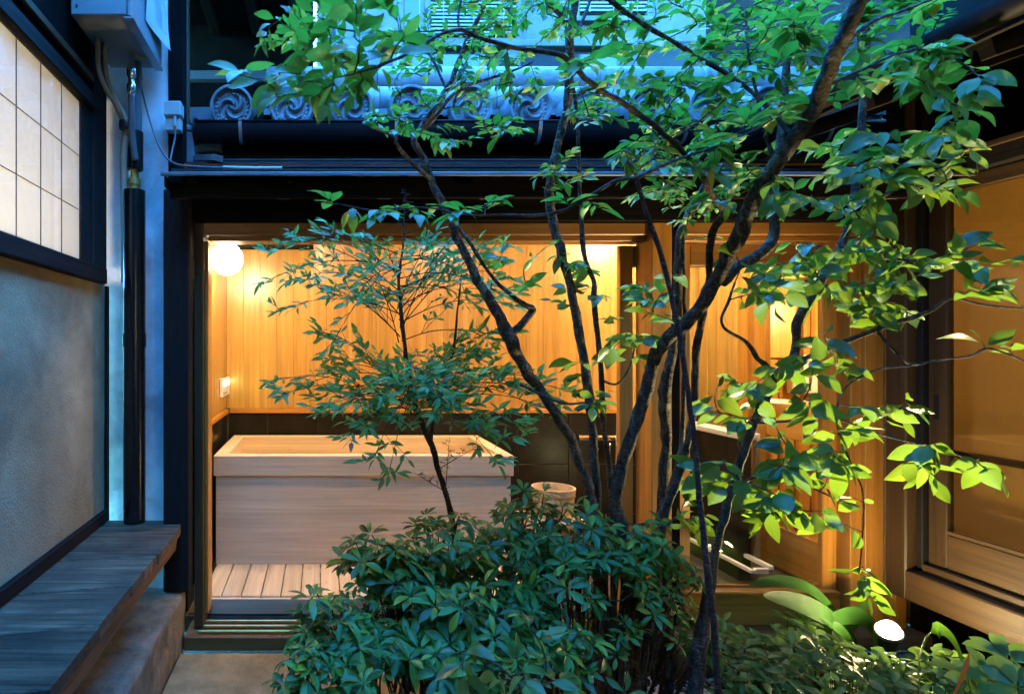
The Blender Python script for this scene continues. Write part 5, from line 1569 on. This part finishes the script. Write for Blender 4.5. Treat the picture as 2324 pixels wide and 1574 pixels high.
scatter(B, [(1520, 1040), (1640, 1060), (1600, 1200), (1500, 1200)], 7, (1.8, 2.2), (4, 5), .078, sp_='right', up=.6, jit=.6, droop=.3, face=.3)
B.done()

# ------------------------------------------------------------------ thin dark tree with the long arching branch
C = Plant('arching_tree', 'thin dark stemmed tree whose long branch arches to the upper left over the swirl tiles', 'tree', P(1530, 1600, 2.0), M['bark_dark'], seed=8)
C.stem([(1520, 1600, 2.05, 14), (1512, 1400, 2.05, 13), (1505, 1200, 2.03, 12), (1540, 1084, 2.0, 11), (1556, 1016, 1.98, 11), (1575, 917, 1.94, 11), (1579, 799, 1.9, 11), (1591, 736, 1.86, 11), (1607, 638, 1.8, 11), (1615, 532, 1.72, 12), (1642, 481, 1.66, 12), (1630, 462, 1.62, 11), (1613, 431, 1.58, 8), (1592, 389, 1.52, 8), (1558, 351, 1.46, 8), (1524, 317, 1.42, 8), (1472, 276, 1.38, 9), (1403, 227, 1.34, 9), (1334, 179, 1.3, 9), (1300, 145, 1.28, 9), (1248, 119, 1.26, 8), (1145, 102, 1.22, 7), (1076, 79, 1.2, 7), (1042, 69, 1.18, 7), (1000, 79, 1.16, 6), (952, 107, 1.14, 6), (883, 138, 1.12, 5), (800, 168, 1.1, 4)])
C.stem([(1045, 70, 1.18, 5), (1040, 40, 1.2, 4), (1050, -20, 1.22, 4)], 'branch', 6)
C.stem([(1524, 317, 1.42, 5), (1580, 280, 1.44, 4), (1650, 220, 1.46, 3)], 'branch', 6)
scatter(C, [(720, 0), (920, -20), (930, 110), (880, 190), (740, 180), (690, 90)], 13, (1.0, 1.3), (4, 6), .074, up=.75, jit=.6, droop=.1)
scatter(C, [(590, 20), (760, 0), (800, 150), (700, 220), (600, 120)], 12, (1.15, 1.5), (5, 8), .046, up=.7, jit=.6)
scatter(C, [(500, 140), (700, 170), (760, 260), (640, 240), (540, 190)], 8, (1.05, 1.25), (4, 6), .068, up=.6, jit=.6, droop=.15)
scatter(C, [(680, 180), (860, 170), (870, 250), (760, 270)], 9, (1.1, 1.4), (5, 7), .046, up=.8, jit=.5)
scatter(C, [(1040, 90), (1380, 110), (1420, 230), (1240, 190), (1080, 150)], 6, (1.2, 1.35), (3, 5), .062, up=.9, jit=.4)
scatter(C, [(1400, 200), (1640, 260), (1660, 400), (1500, 380)], 10, (1.35, 1.6), (4, 6), .062, up=1.2, jit=.35)
C.done()

# ------------------------------------------------------------------ brown sapling stem crossing in front
D_ = Plant('brown_sapling', 'straight brown sapling stem crossing in front of the trunks with one low horizontal branch', 'sapling', P(1636, 1610, 1.55), M['bark_brown'], seed=12)
D_.stem([(1634, 1640, 1.55, 11), (1618, 1400, 1.52, 11), (1600, 1240, 1.5, 10), (1580, 1050, 1.48, 9), (1562, 890, 1.45, 8), (1540, 750, 1.43, 8), (1512, 622, 1.41, 8), (1480, 520, 1.39, 8), (1445, 402, 1.36, 7)])
D_.stem([(1444, 404, 1.36, 6), (1400, 408, 1.36, 6), (1345, 440, 1.38, 6), (1290, 472, 1.4, 5), (1230, 486, 1.42, 5), (1150, 486, 1.44, 4), (1060, 486, 1.46, 3), (960, 470, 1.48, 3), (860, 478, 1.5, 3), (770, 462, 1.5, 2)], 'branch', 8)
D_.stem([(1444, 404, 1.36, 6), (1510, 372, 1.36, 6), (1570, 350, 1.36, 5), (1640, 325, 1.38, 4), (1720, 290, 1.4, 3), (1780, 250, 1.42, 3)], 'branch', 8)
for (x, y, Yt) in ((745, 452, 1.5), (800, 474, 1.5), (850, 490, 1.46), (900, 468, 1.52), (950, 486, 1.45), (1000, 462, 1.5), (1050, 478, 1.44), (1100, 462, 1.5), (1130, 452, 1.47), (880, 482, 1.42), (1020, 490, 1.42), (1280, 450, 1.38), (1360, 470, 1.4)):
    D_.spray(P(x, y, Yt), D_.r.randint(5, 8), .052, up=1.6, jit=.18, lift=.02, droop=.02)
scatter(D_, [(1480, 290), (1780, 230), (1800, 330), (1520, 400)], 9, (1.3, 1.5), (4, 6), .064, up=1.3, jit=.3)
D_.done()

# ------------------------------------------------------------------ broad leaved tree on the right, lit from below
E = Plant('broad_leaved_tree', 'broad leaved tree on the right with leaves lit yellow green from the spotlight below', 'tree', P(1590, 1600, 1.9), M['bark_grey'], seed=21)
E.stem([(1580, 1610, 1.95, 26), (1582, 1500, 1.95, 25), (1598, 1400, 1.94, 20), (1625, 1250, 1.93, 13), (1655, 1130, 1.92, 13), (1690, 1020, 1.9, 14), (1728, 930, 1.9, 14), (1752, 868, 1.9, 13), (1745, 838, 1.9, 11), (1720, 815, 1.88, 7), (1690, 775, 1.87, 6), (1642, 738, 1.86, 5), (1650, 695, 1.85, 5), (1668, 640, 1.84, 4)], n=14)
E.stem([(1752, 866, 1.9, 12), (1790, 830, 1.92, 12), (1806, 790, 1.93, 14), (1808, 735, 1.94, 14), (1835, 680, 1.95, 13), (1880, 610, 1.96, 12), (1918, 530, 1.96, 12), (1938, 450, 1.95, 12), (1948, 380, 1.94, 11), (1958, 250, 1.92, 11), (1964, 100, 1.9, 10), (1966, -20, 1.88, 10)], 'branch', 14)
E.stem([(1780, 840, 1.91, 8), (1830, 812, 1.88, 8), (1900, 782, 1.85, 9), (1985, 748, 1.82, 9), (2060, 722, 1.8, 8), (2108, 706, 1.78, 7), (2160, 676, 1.76, 4), (2230, 690, 1.74, 4), (2330, 698, 1.72, 3)], 'branch', 10)
E.stem([(1988, 748, 1.82, 6), (2030, 795, 1.8, 5), (2072, 826, 1.78, 4), (2130, 815, 1.76, 4), (2200, 806, 1.74, 4), (2238, 790, 1.72, 4), (2280, 800, 1.7, 3), (2340, 826, 1.68, 3)], 'branch', 8)
E.stem([(2070, 828, 1.78, 4), (2010, 834, 1.78, 3), (1960, 850, 1.78, 3), (1910, 890, 1.78, 3), (1900, 960, 1.78, 3), (1930, 1050, 1.76, 3), (1960, 1130, 1.75, 2), (1950, 1300, 1.8, 2)], 'branch', 7)
E.stem([(1700, 960, 1.9, 5), (1780, 955, 1.84, 4), (1880, 945, 1.8, 3), (2000, 985, 1.76, 3), (2100, 1010, 1.72, 3), (2200, 1040, 1.7, 2)], 'branch', 7)
E.stem([(1660, 1110, 1.92, 5), (1720, 1080, 1.85, 4), (1800, 1090, 1.8, 3), (1900, 1130, 1.76, 3), (1950, 1150, 1.74, 2)], 'branch', 7)
E.stem([(1935, 470, 1.95, 6), (2010, 440, 1.9, 5), (2090, 400, 1.86, 4), (2150, 370, 1.82, 3), (2190, 300, 1.8, 3)], 'branch', 7)
E.stem([(1885, 600, 1.96, 6), (1960, 580, 1.88, 5), (2060, 590, 1.8, 5), (2140, 590, 1.76, 4), (2200, 560, 1.74, 3)], 'branch', 7)
RT = dict(sp_='right', up=.40, jit=.75, droop=.60, face=.85, spread=1.1, start=.15)
scatter(E, [(1800, 280), (2060, 260), (2200, 330), (2190, 440), (2040, 460), (1830, 420)], 22, (1.6, 2.05), (5, 7), .078, sp_='right', up=.75, jit=.55, droop=.3, face=.45)
scatter(E, [(1740, 420), (1900, 400), (2060, 480), (2040, 590), (1900, 600), (1760, 540)], 19, (1.65, 2.05), (4, 6), .078, **RT)
scatter(E, [(1700, 590), (1900, 560), (2080, 560), (2130, 650), (2060, 720), (1900, 700), (1720, 690)], 23, (1.65, 2.05), (4, 6), .078, **RT)
scatter(E, [(2080, 560), (2240, 540), (2250, 660), (2150, 690)], 5, (1.65, 1.8), (4, 6), .082, sp_='right', up=.6, jit=.5, droop=.1, face=.6)
scatter(E, [(1640, 850), (1800, 790), (2050, 830), (2080, 960), (1950, 1000), (1760, 960)], 17, (1.65, 1.95), (4, 6), .084, **RT)
scatter(E, [(1680, 990), (1880, 980), (1990, 1000), (1960, 1170), (1800, 1200), (1690, 1140)], 19, (1.6, 1.9), (4, 6), .084, **RT)
scatter(E, [(2050, 960), (2240, 1010), (2260, 1070), (2120, 1100), (2040, 1040)], 7, (1.6, 1.75), (3, 5), .088, **RT)
scatter(E, [(1560, 1020), (1680, 1040), (1720, 1180), (1580, 1160)], 7, (1.6, 1.85), (3, 5), .088, **RT)
scatter(E, [(1900, 1230), (1980, 1260), (2000, 1380), (1900, 1370)], 5, (1.75, 1.9), (3, 4), .075, **RT)
scatter(E, [(1640, 560), (1800, 540), (1930, 600), (1900, 740), (1760, 760), (1650, 700)], 15, (1.7, 2.05), (3, 5), .076, **RT)
scatter(E, [(1560, 880), (1700, 860), (1760, 940), (1640, 980)], 6, (1.75, 1.95), (3, 4), .072, **RT)
for (x, y) in ((2230, 555), (2250, 600), (2205, 605), (2225, 770), (2290, 790), (2310, 590), (2318, 690), (2330, 600)):
    E.spray(P(x, y, 1.72), 3, .07, sp_='right', up=.6, jit=.4, face=.5)
for (x, y) in ((1870, 755), (1990, 700), (1960, 660), (1850, 610)):
    E.spray(P(x, y, 1.8), 4, .08, **RT)
E.done()

# ------------------------------------------------------------------ nandina
N = Plant('nandina_shrub', 'tall airy nandina with tiers of narrow leaflets in front of the bathtub', 'shrub', P(1035, 1330, 2.28), M['stem_nandina'], M['stem_nandina'], seed=31)
N.stem([(1050, 1400, 2.3, 12), (1030, 1200, 2.28, 11), (1015, 1130, 2.27, 9), (998, 1075, 2.26, 9), (984, 1020, 2.26, 10), (972, 990, 2.25, 11), (950, 940, 2.24, 9), (938, 900, 2.23, 8), (922, 820, 2.22, 7), (912, 740, 2.2, 7), (905, 660, 2.2, 6), (908, 600, 2.2, 4), (916, 540, 2.2, 3), (919, 470, 2.2, 2)], 'stem')
N.stem([(978, 1000, 2.26, 7), (986, 940, 2.26, 6), (1010, 860, 2.25, 5), (1030, 780, 2.24, 4), (1040, 690, 2.24, 3), (1048, 610, 2.24, 2)], 'stem', 8)
def frond(p0, tip, nside, size, spread, seed):
    """a compound leaf: a wiry stalk, side stalks in pairs, pointed leaflets along each"""
    r = N.r
    p0, tip = Vector(p0), Vector(tip)
    L = (tip - p0).length
    pts = cat([p0, p0.lerp(tip, .33) + Vector((0, 0, .10 * L)), p0.lerp(tip, .7) + Vector((0, 0, .10 * L)), tip], 6)
    N.tw.tube(pts, [.0022 * (1.1 - .8 * i / (len(pts) - 1)) for i in range(len(pts))], 5, False)
    m = len(pts) - 1
    def leaflets(q0, q1, n, s):
        N.tw.tube([q0, q0.lerp(q1, .5) + Vector((0, 0, .004)), q1], [.0012, .0010, .0007], 4, False)
        tg = (q1 - q0).normalized(); sd = tg.cross(Vector((0, 0, 1)))
        if sd.length < .1: sd = Vector((0, 1, 0))
        sd.normalize()
        for i in range(n):
            t = .3 + .7 * (i + 1) / n; p = q0.lerp(q1, min(1, t))
            if i == n - 1: dirs = [tg]
            else: dirs = [tg * .65 + sd * .8, tg * .65 - sd * .8]
            for d in dirs:
                d = d + Vector((r.gauss(0, .25), r.gauss(0, .25), r.uniform(-.6, .75)))
                N.add_leaf('nandina', p, d, Vector((r.gauss(0, .6), r.gauss(0, .5) - .7, .75)), s * r.uniform(.75, 1.25))
    for j in range(nside):
        t = .22 + .76 * j / max(1, nside - 1)
        f = t * m; k = min(int(f), m - 1); p = pts[k].lerp(pts[k + 1], f - k); tg = (pts[k + 1] - pts[k]).normalized()
        sd = tg.cross(Vector((0, 0, 1))).normalized()
        ln = spread * (1.05 - .75 * t)
        for sg in (-1, 1):
            d = (tg * .7 + sd * sg * r.uniform(.7, 1) + Vector((0, 0, r.uniform(-.45, .95)))).normalized()
            leaflets(p, p + d * ln * r.uniform(.7, 1.1), r.randint(2, 3), size)
    leaflets(pts[-4], pts[-1], 3, size)
T1 = [(612, 572, 2.1), (690, 545, 2.2), (668, 632, 2.05), (740, 600, 2.3), (760, 668, 2.1), (1130, 590, 2.2), (1180, 640, 2.3), (1090, 560, 2.35), (1010, 560, 2.0), (1100, 650, 2.05), (860, 560, 2.4), (980, 560, 2.45), (1150, 690, 2.2), (840, 610, 2.0)]
for i, (x, y, Yt) in enumerate(T1 + [(x + N.r.uniform(-50, 60), y + N.r.uniform(-30, 110), Yt + N.r.uniform(-.12, .12)) for x, y, Yt in T1]):
    frond(P(908 + N.r.uniform(-5, 5), 575 + (47 * i) % 205, 2.2), P(x, y, Yt), 4, .043, .16, i)
T2 = [(645, 893, 2.05), (700, 870, 2.2), (715, 930, 2.0), (760, 830, 2.3), (740, 760, 2.25), (790, 990, 1.98), (850, 1040, 1.95), (830, 960, 2.1), (1130, 850, 2.15), (1200, 880, 2.2), (1250, 930, 2.1), (1180, 960, 2.05), (1100, 800, 2.3), (1060, 850, 2.0), (960, 840, 2.0), (900, 850, 2.4), (1000, 930, 1.98), (1080, 960, 2.0), (1140, 1000, 2.0), (900, 950, 1.98), (1020, 790, 2.35), (1230, 860, 2.3)]
for i, (x, y, Yt) in enumerate(T2 + [(x + N.r.uniform(-50, 50), y + N.r.uniform(-80, 60), Yt + N.r.uniform(-.1, .1)) for x, y, Yt in T2]):
    frond(P(935 + N.r.uniform(-6, 20), 900 + N.r.uniform(-30, 50), 2.24), P(x, y, Yt), 4, .045, .165, 50 + i)
# seed heads: wiry branching panicles
pm = MB()
def panicle(p0, p1, n, w):
    r = N.r; p0, p1 = Vector(p0), Vector(p1)
    pm.tube([p0, p0.lerp(p1, .5), p1], [.0016, .0013, .0007], 5, False)
    for i in range(n):
        t = .25 + .75 * i / n; p = p0.lerp(p1, t)
        d = Vector((r.gauss(0, 1), r.gauss(0, .8), r.uniform(.1, 1))).normalized() * w * (1.1 - .7 * t)
        q = p + d
        pm.tube([p, q], [.0009, .0006], 4, False)
        for k in range(4):
            a = p.lerp(q, .4 + .15 * k); e = a + Vector((r.gauss(0, 1), r.gauss(0, 1), r.uniform(-.2, 1))).normalized() * w * .28
            pm.tube([a, e], [.0006, .0005], 3, False)
            pm.lathe([(.0003, -.0016), (.0019, 0), (.0003, .0016)], e, 5)
panicle(P(916, 560, 2.2), P(920, 428, 2.2), 11, .045)
panicle(P(905, 640, 2.2), P(880, 560, 2.2), 7, .04)
panicle(P(1000, 1060, 2.2), P(1085, 1010, 2.15), 8, .04)
panicle(P(1020, 1120, 2.2), P(938, 1070, 2.15), 7, .035)
panicle(P(1012, 1100, 2.22), P(1020, 990, 2.2), 8, .04)
tag(build('seed_panicle', pm, M['stem_nandina'], N.root, smooth=True, fix=False), kind='stuff')
N.done('leaf_stalks')

# ------------------------------------------------------------------ low glossy shrubs
def rosette(pl, c, nrm, nl, size, sp_='shrub', open_=.9):
    r = pl.r; nrm = Vector(nrm).normalized()
    u = nrm.orthogonal().normalized(); w = nrm.cross(u); a0 = r.uniform(0, 6.28)
    for i in range(nl):
        a = a0 + 2 * math.pi * i / nl + r.gauss(0, .16)
        el = r.uniform(-.18, .40) if i < nl * .75 else r.uniform(.4, .9)
        d = (u * math.cos(a) + w * math.sin(a)) * open_ + nrm * el
        pl.add_leaf(sp_, c + d.normalized() * .004, d, nrm + d * -.25 + Vector((r.gauss(0, .15),) * 3), size * r.uniform(.75, 1.15))
def dome_shrub(pl, domes, sp_='shrub', size=.054):
    r = pl.r
    for (dx, dy, Y, rx, ry, n) in domes:
        dy += 42 if dy < 1360 else 10
        c = P(dx, dy, Y); a, b = rx / FPX * Y, ry / FPX * Y
        base = Vector((c.x + .35 * (W[pl.root.name].x - c.x), c.y + .3 * (W[pl.root.name].y - c.y), 0.0))
        for i in range(int(n * 1.3)):
            th = r.uniform(0, 2 * math.pi); zz = r.uniform(-.55, 1.0)
            rr = math.sqrt(max(0, 1 - zz * zz)); s = r.uniform(.58, 1.08) if r.random() < .86 else r.uniform(1.08, 1.34)
            q = Vector((rr * math.cos(th), rr * math.sin(th), zz))
            if q.y > .55: continue
            p = c + Vector((q.x * a * s, q.y * a * .75 * s, q.z * b * s))
            p += noise.noise_vector(p * 5) * .075
            if p.z < .03: continue
            nr_ = Vector((q.x * .55 + r.gauss(0, .2), q.y * .55 - .15 + r.gauss(0, .2), .75 + .4 * max(0, q.z)))
            rosette(pl, p, nr_, r.randint(5, 9), size * r.uniform(.66, 1.22), sp_)
            if r.random() < .55:
                mid_ = p.lerp(c, .55) - Vector((0, 0, .06)); 
                pl.tw.tube(cat([p - nr_.normalized() * .003, p - nr_.normalized() * .05, mid_, mid_.lerp(base, .5)], 3), [.0026 * (0.7 + .06 * k) for k in range(10)], 5, False)
        for k in range(2):
            t_ = c + Vector((r.uniform(-.7, .7) * a, r.uniform(-.4, .4) * a, -.1 * b))
            pl.tw.tube(cat([base + Vector((r.uniform(-.05, .05), r.uniform(-.05, .05), -.02)), base.lerp(t_, .5) + Vector((r.uniform(-.05, .05), 0, .05)), t_], 5), [.008 - .0005 * q for q in range(11)], 7, False)
S1 = Plant('glossy_shrub', 'large dark glossy shrub of whorled leaves spreading over the concrete paving', 'shrub', P(980, 1640, 1.95), M['twig'], seed=41)
dome_shrub(S1, [(700, 1500, 1.62, 85, 60, 26), (800, 1450, 1.72, 110, 95, 50), (900, 1330, 1.95, 120, 130, 74), (1000, 1250, 2.1, 130, 110, 78), (1110, 1330, 2.0, 150, 150, 92), (990, 1450, 1.75, 160, 110, 72), (1150, 1470, 1.72, 130, 80, 40), (930, 1560, 1.6, 220, 60, 44), (860, 1240, 2.1, 70, 60, 22)])
S1.done()
S2 = Plant('glossy_shrub', 'bluish glossy shrub of whorled leaves clustered round the tree trunks', 'shrub', P(1330, 1640, 2.0), M['twig'], seed=43)
dome_shrub(S2, size=.047, domes=[(1190, 1180, 2.1, 100, 70, 52), (1290, 1190, 2.0, 115, 65, 56), (1400, 1205, 1.98, 110, 60, 52), (1490, 1255, 1.98, 75, 70, 36), (1320, 1290, 1.85, 110, 40, 14), (1500, 1380, 2.15, 75, 60, 22), (1430, 1440, 1.9, 80, 60, 8), (1270, 1430, 1.78, 110, 50, 14), (1390, 1540, 1.7, 100, 40, 5), (1200, 1400, 1.8, 90, 70, 16), (1560, 1430, 2.15, 60, 45, 14), (1250, 1290, 1.95, 80, 70, 26)])
S2.done()

# ------------------------------------------------------------------ ground cover at the right, kept as one mass
G = Plant('ground_cover', 'carpet of low round leaved ground cover under the garden spotlight', 'ground cover', P(2000, 1560, 2.0), M['twig'], seed=51)
r = G.r
pos = []
for i in range(430):
    Y = r.uniform(1.62, 2.42); dx = r.uniform(1630, 2360)
    x = (dx - 730) / 1360 * Y
    if x > 2.42 or x < 1.12: continue
    h = .13 + .09 * noise.noise(Vector((x * 4, Y * 4, 0))) + .05
    if (Vector((x, Y, 0)) - Vector((W[gs.name].x, W[gs.name].y, 0))).length < .15: continue
    if (Vector((x, Y, 0)) - Vector((W[gs.name].x, W[gs.name].y, 0))).length < .28: h = .05
    if Y < 1.95 and abs((x / Y * 1360 + 730) - 2017) < 60: h = min(h, .10)
    pos.append((Vector((x, Y, max(.03, h + r.uniform(-.05, .03)))), r))
for p, _ in pos:
    nr_ = Vector((r.gauss(0, .25), r.gauss(0, .25) - .2, 1))
    rosette(G, p, nr_, r.randint(5, 7), .055 * r.uniform(.8, 1.2), 'ground')
    G.tw.tube([p, Vector((p.x, p.y + .01, 0))], [.0018, .0022], 4, False)
for (x, y, Yt) in ((2290, 1500, 1.75), (2250, 1540, 1.7), (2310, 1560, 1.65), (2270, 1480, 1.85), (2210, 1530, 1.75)):
    p = P(x, y, Yt); rosette(G, p, Vector((-.2, -.6, .8)), 7, .075, 'ground'); G.tw.tube([p, Vector((p.x, p.y, 0))], [.002, .003], 4, False)
items = [q[:3] for q in G.leaves]
G.leaves = []
joined_leaves('leaves', items, G.root)
G.root['kind'] = 'stuff'
G.done('runners')

# ------------------------------------------------------------------ broad blades by the spotlight
H = Plant('blade_plant', 'clump of broad glowing green blade leaves beside the garden spotlight', 'plant', P(1900, 1500, 2.42), M['twig'], seed=61)
def blade(p0, p1, n, w, sag=.0, name='leaf', mat_='leaf_blade', nrm=(0, -.5, .8)):
    m = MB(); p0, p1 = Vector(p0), Vector(p1); uvs = []
    ctrl = cat([p0, p0.lerp(p1, .4) + Vector((0, 0, sag)), p0.lerp(p1, .75) + Vector((0, 0, sag * .8)), p1], 5)
    N_ = len(ctrl) - 1; nrm = Vector(nrm)
    for i, c in enumerate(ctrl):
        t = i / N_; tg = (ctrl[min(i + 1, N_)] - ctrl[max(i - 1, 0)]).normalized()
        sd = tg.cross(nrm).normalized(); up = sd.cross(tg)
        ww = w * (max(0.04, math.sin(math.pi * min(1, (t * .93 + .07))) ** .75)) * .5
        m.v += [c - sd * ww + up * ww * .35, c, c + sd * ww + up * ww * .30]
        uvs += [(0, t), (.5, t), (1, t)]
    for i in range(N_):
        a = 3 * i; m.f += [(a, a + 1, a + 4, a + 3), (a + 1, a + 2, a + 5, a + 4)]
    o = build(name, m, M[mat_], H.root, smooth=True, fix=False)
    l = o.data.uv_layers.new(name='UVMap')
    l.data.foreach_set('uv', np.array([uvs[vi] for fc in m.f for vi in fc], dtype=np.float32).ravel())
def blade_path(pts, w, name='leaf', mat_='leaf_blade', nrm=(0, -.5, .8)):
    m = MB(); uvs = []
    ctrl = cat([P(*p) for p in pts], 6); N_ = len(ctrl) - 1; nrm = Vector(nrm)
    for i, c in enumerate(ctrl):
        t = i / N_; tg = (ctrl[min(i + 1, N_)] - ctrl[max(i - 1, 0)]).normalized()
        sd = tg.cross(nrm).normalized(); up = sd.cross(tg)
        ww = w * (.06 + .94 * math.sin(math.pi * min(1, t ** 1.35 * .97 + .02)) ** .8) * .5
        m.v += [c - sd * ww + up * ww * .30, c, c + sd * ww + up * ww * .22]
        uvs += [(0, t), (.5, t), (1, t)]
    for i in range(N_):
        a = 3 * i; m.f += [(a, a + 1, a + 4, a + 3), (a + 1, a + 2, a + 5, a + 4)]
    o = build(name, m, M[mat_], H.root, smooth=True, fix=False)
    l = o.data.uv_layers.new(name='UVMap')
    l.data.foreach_set('uv', np.array([uvs[vi] for fc in m.f for vi in fc], dtype=np.float32).ravel())
blade_path([(1955, 1530, 2.48), (1930, 1450, 2.46), (1875, 1400, 2.42), (1805, 1367, 2.38), (1733, 1350, 2.34)], .095, nrm=(0, -.75, .6))
blade_path([(1930, 1530, 2.5), (1915, 1430, 2.5), (1850, 1345, 2.48), (1775, 1318, 2.46), (1700, 1324, 2.44)], .06, nrm=(0, -.7, .7))
blade_path([(1990, 1530, 2.5), (1985, 1440, 2.49), (1955, 1400, 2.47), (1915, 1396, 2.45), (1872, 1412, 2.43)], .07, nrm=(0, -.9, .3))
blade_path([(1890, 1530, 2.52), (1905, 1450, 2.52), (1935, 1395, 2.52), (1968, 1362, 2.5)], .075, nrm=(.1, -.95, .1))
blade_path([(1940, 1540, 2.44), (1910, 1475, 2.42), (1885, 1432, 2.40), (1862, 1404, 2.38)], .055, nrm=(.5, -.8, .2))
blade_path([(1955, 1540, 2.42), (1932, 1480, 2.40), (1910, 1440, 2.38), (1892, 1408, 2.36)], .055, nrm=(-.2, -.9, .2))
blade_path([(2088, 1590, 1.84), (2084, 1500, 1.84), (2102, 1440, 1.82), (2135, 1430, 1.80), (2168, 1468, 1.78), (2196, 1550, 1.76)], .05, nrm=(.55, -.75, .3))
blade_path([(2160, 1585, 1.6), (2178, 1535, 1.58), (2198, 1480, 1.56)], .032, 'dry_leaf', 'leaf_dry', (.3, -.9, .1))
for k in range(14):
    a = P(1640 + 14 * k + H.r.uniform(-9, 9), 1560, 1.9 + H.r.uniform(-.1, .3)); a.z = 0
    blade(a, a + Vector((H.r.uniform(-.12, .12), H.r.uniform(-.08, .02), H.r.uniform(.10, .24))), 6, .010, .02, 'blade')
H.done()
Lw = Plant('shade_sapling', 'low sapling with round bluish leaves at the bottom edge before the shrubs', 'sapling', P(1190, 1640, 1.3), M['twig'], seed=71)
Lw.stem([(1150, 1700, 1.32, 5), (1180, 1600, 1.32, 5), (1230, 1545, 1.32, 4), (1235, 1480, 1.34, 3), (1180, 1380, 1.4, 3)], 'stem', 7)
Lw.stem([(1200, 1575, 1.32, 4), (1120, 1500, 1.34, 3), (1040, 1480, 1.36, 2)], 'stem', 6)
for (x, y, n) in ((1010, 1492, 3), (1085, 1478, 4), (1050, 1530, 4), (1130, 1540, 4), (1190, 1555, 4), (1270, 1540, 4), (1245, 1440, 3), (1300, 1560, 4), (1230, 1500, 3), (1180, 1400, 3)):
    Lw.spray(P(x, y, Lw.r.uniform(1.25, 1.4)), n, .062, sp_='right', up=.9, jit=.4, face=.25)
Lw.done()

# ------------------------------------------------------------------ rocks and gravel
rk = thing('mossy_rock', 'brown mossy rock among the ground cover near the brown stem', 'rock', P(1720, 1540, 1.85))
def rock(c, rr, seed):
    bm = bmesh.new(); bmesh.ops.create_icosphere(bm, subdivisions=4, radius=1.0)
    m = MB()
    for v in bm.verts:
        p = v.co; d = 1 + .28 * noise.noise(p * 1.6 + Vector((seed, 0, 0))) + .10 * noise.noise(p * 5 + Vector((seed, 3, 0)))
        m.v.append(Vector(c) + Vector((p.x * rr[0], p.y * rr[1], p.z * rr[2])) * d)
    m.f = [tuple(v.index for v in f.verts) for f in bm.faces]
    bm.free(); return m
c = P(1722, 1560, 1.85); c.z = .05
build('stone', rock(c, (.10, .08, .10), 4), M['moss_rock'], rk, smooth=True, fix=False)
rk2 = thing('mossy_rock', 'dark brown rock half hidden behind the forked dark stem', 'rock', P(1560, 1500, 2.35))
c = P(1545, 1500, 2.4); c.z = .04
build('stone', rock(c, (.22, .08, .14), 9), M['moss_rock'], rk2, smooth=True, fix=False)
gm = MB()
rr_ = random.Random(5)
ico = bmesh.new(); bmesh.ops.create_icosphere(ico, subdivisions=1, radius=1.0)
iv = [v.co.copy() for v in ico.verts]; iff = [tuple(v.index for v in f.verts) for f in ico.faces]; ico.free()
for i in range(2600):
    Y = rr_.uniform(1.85, 2.45); x = rr_.uniform(.62, 1.75)
    s = rr_.uniform(.004, .011)
    q = Quaternion((rr_.gauss(0, 1), rr_.gauss(0, 1), rr_.gauss(0, 1), rr_.gauss(0, 1))).normalized()
    sc = (s, s * rr_.uniform(.6, 1), s * rr_.uniform(.5, .8))
    o = Vector((x, Y, .008 + rr_.uniform(0, .012)))
    gm.add([o + q @ Vector((v.x * sc[0], v.y * sc[1], v.z * sc[2])) for v in iv], iff)
g = build('gravel', gm, M['gravel'], None, fix=False)
g['kind'] = 'stuff'
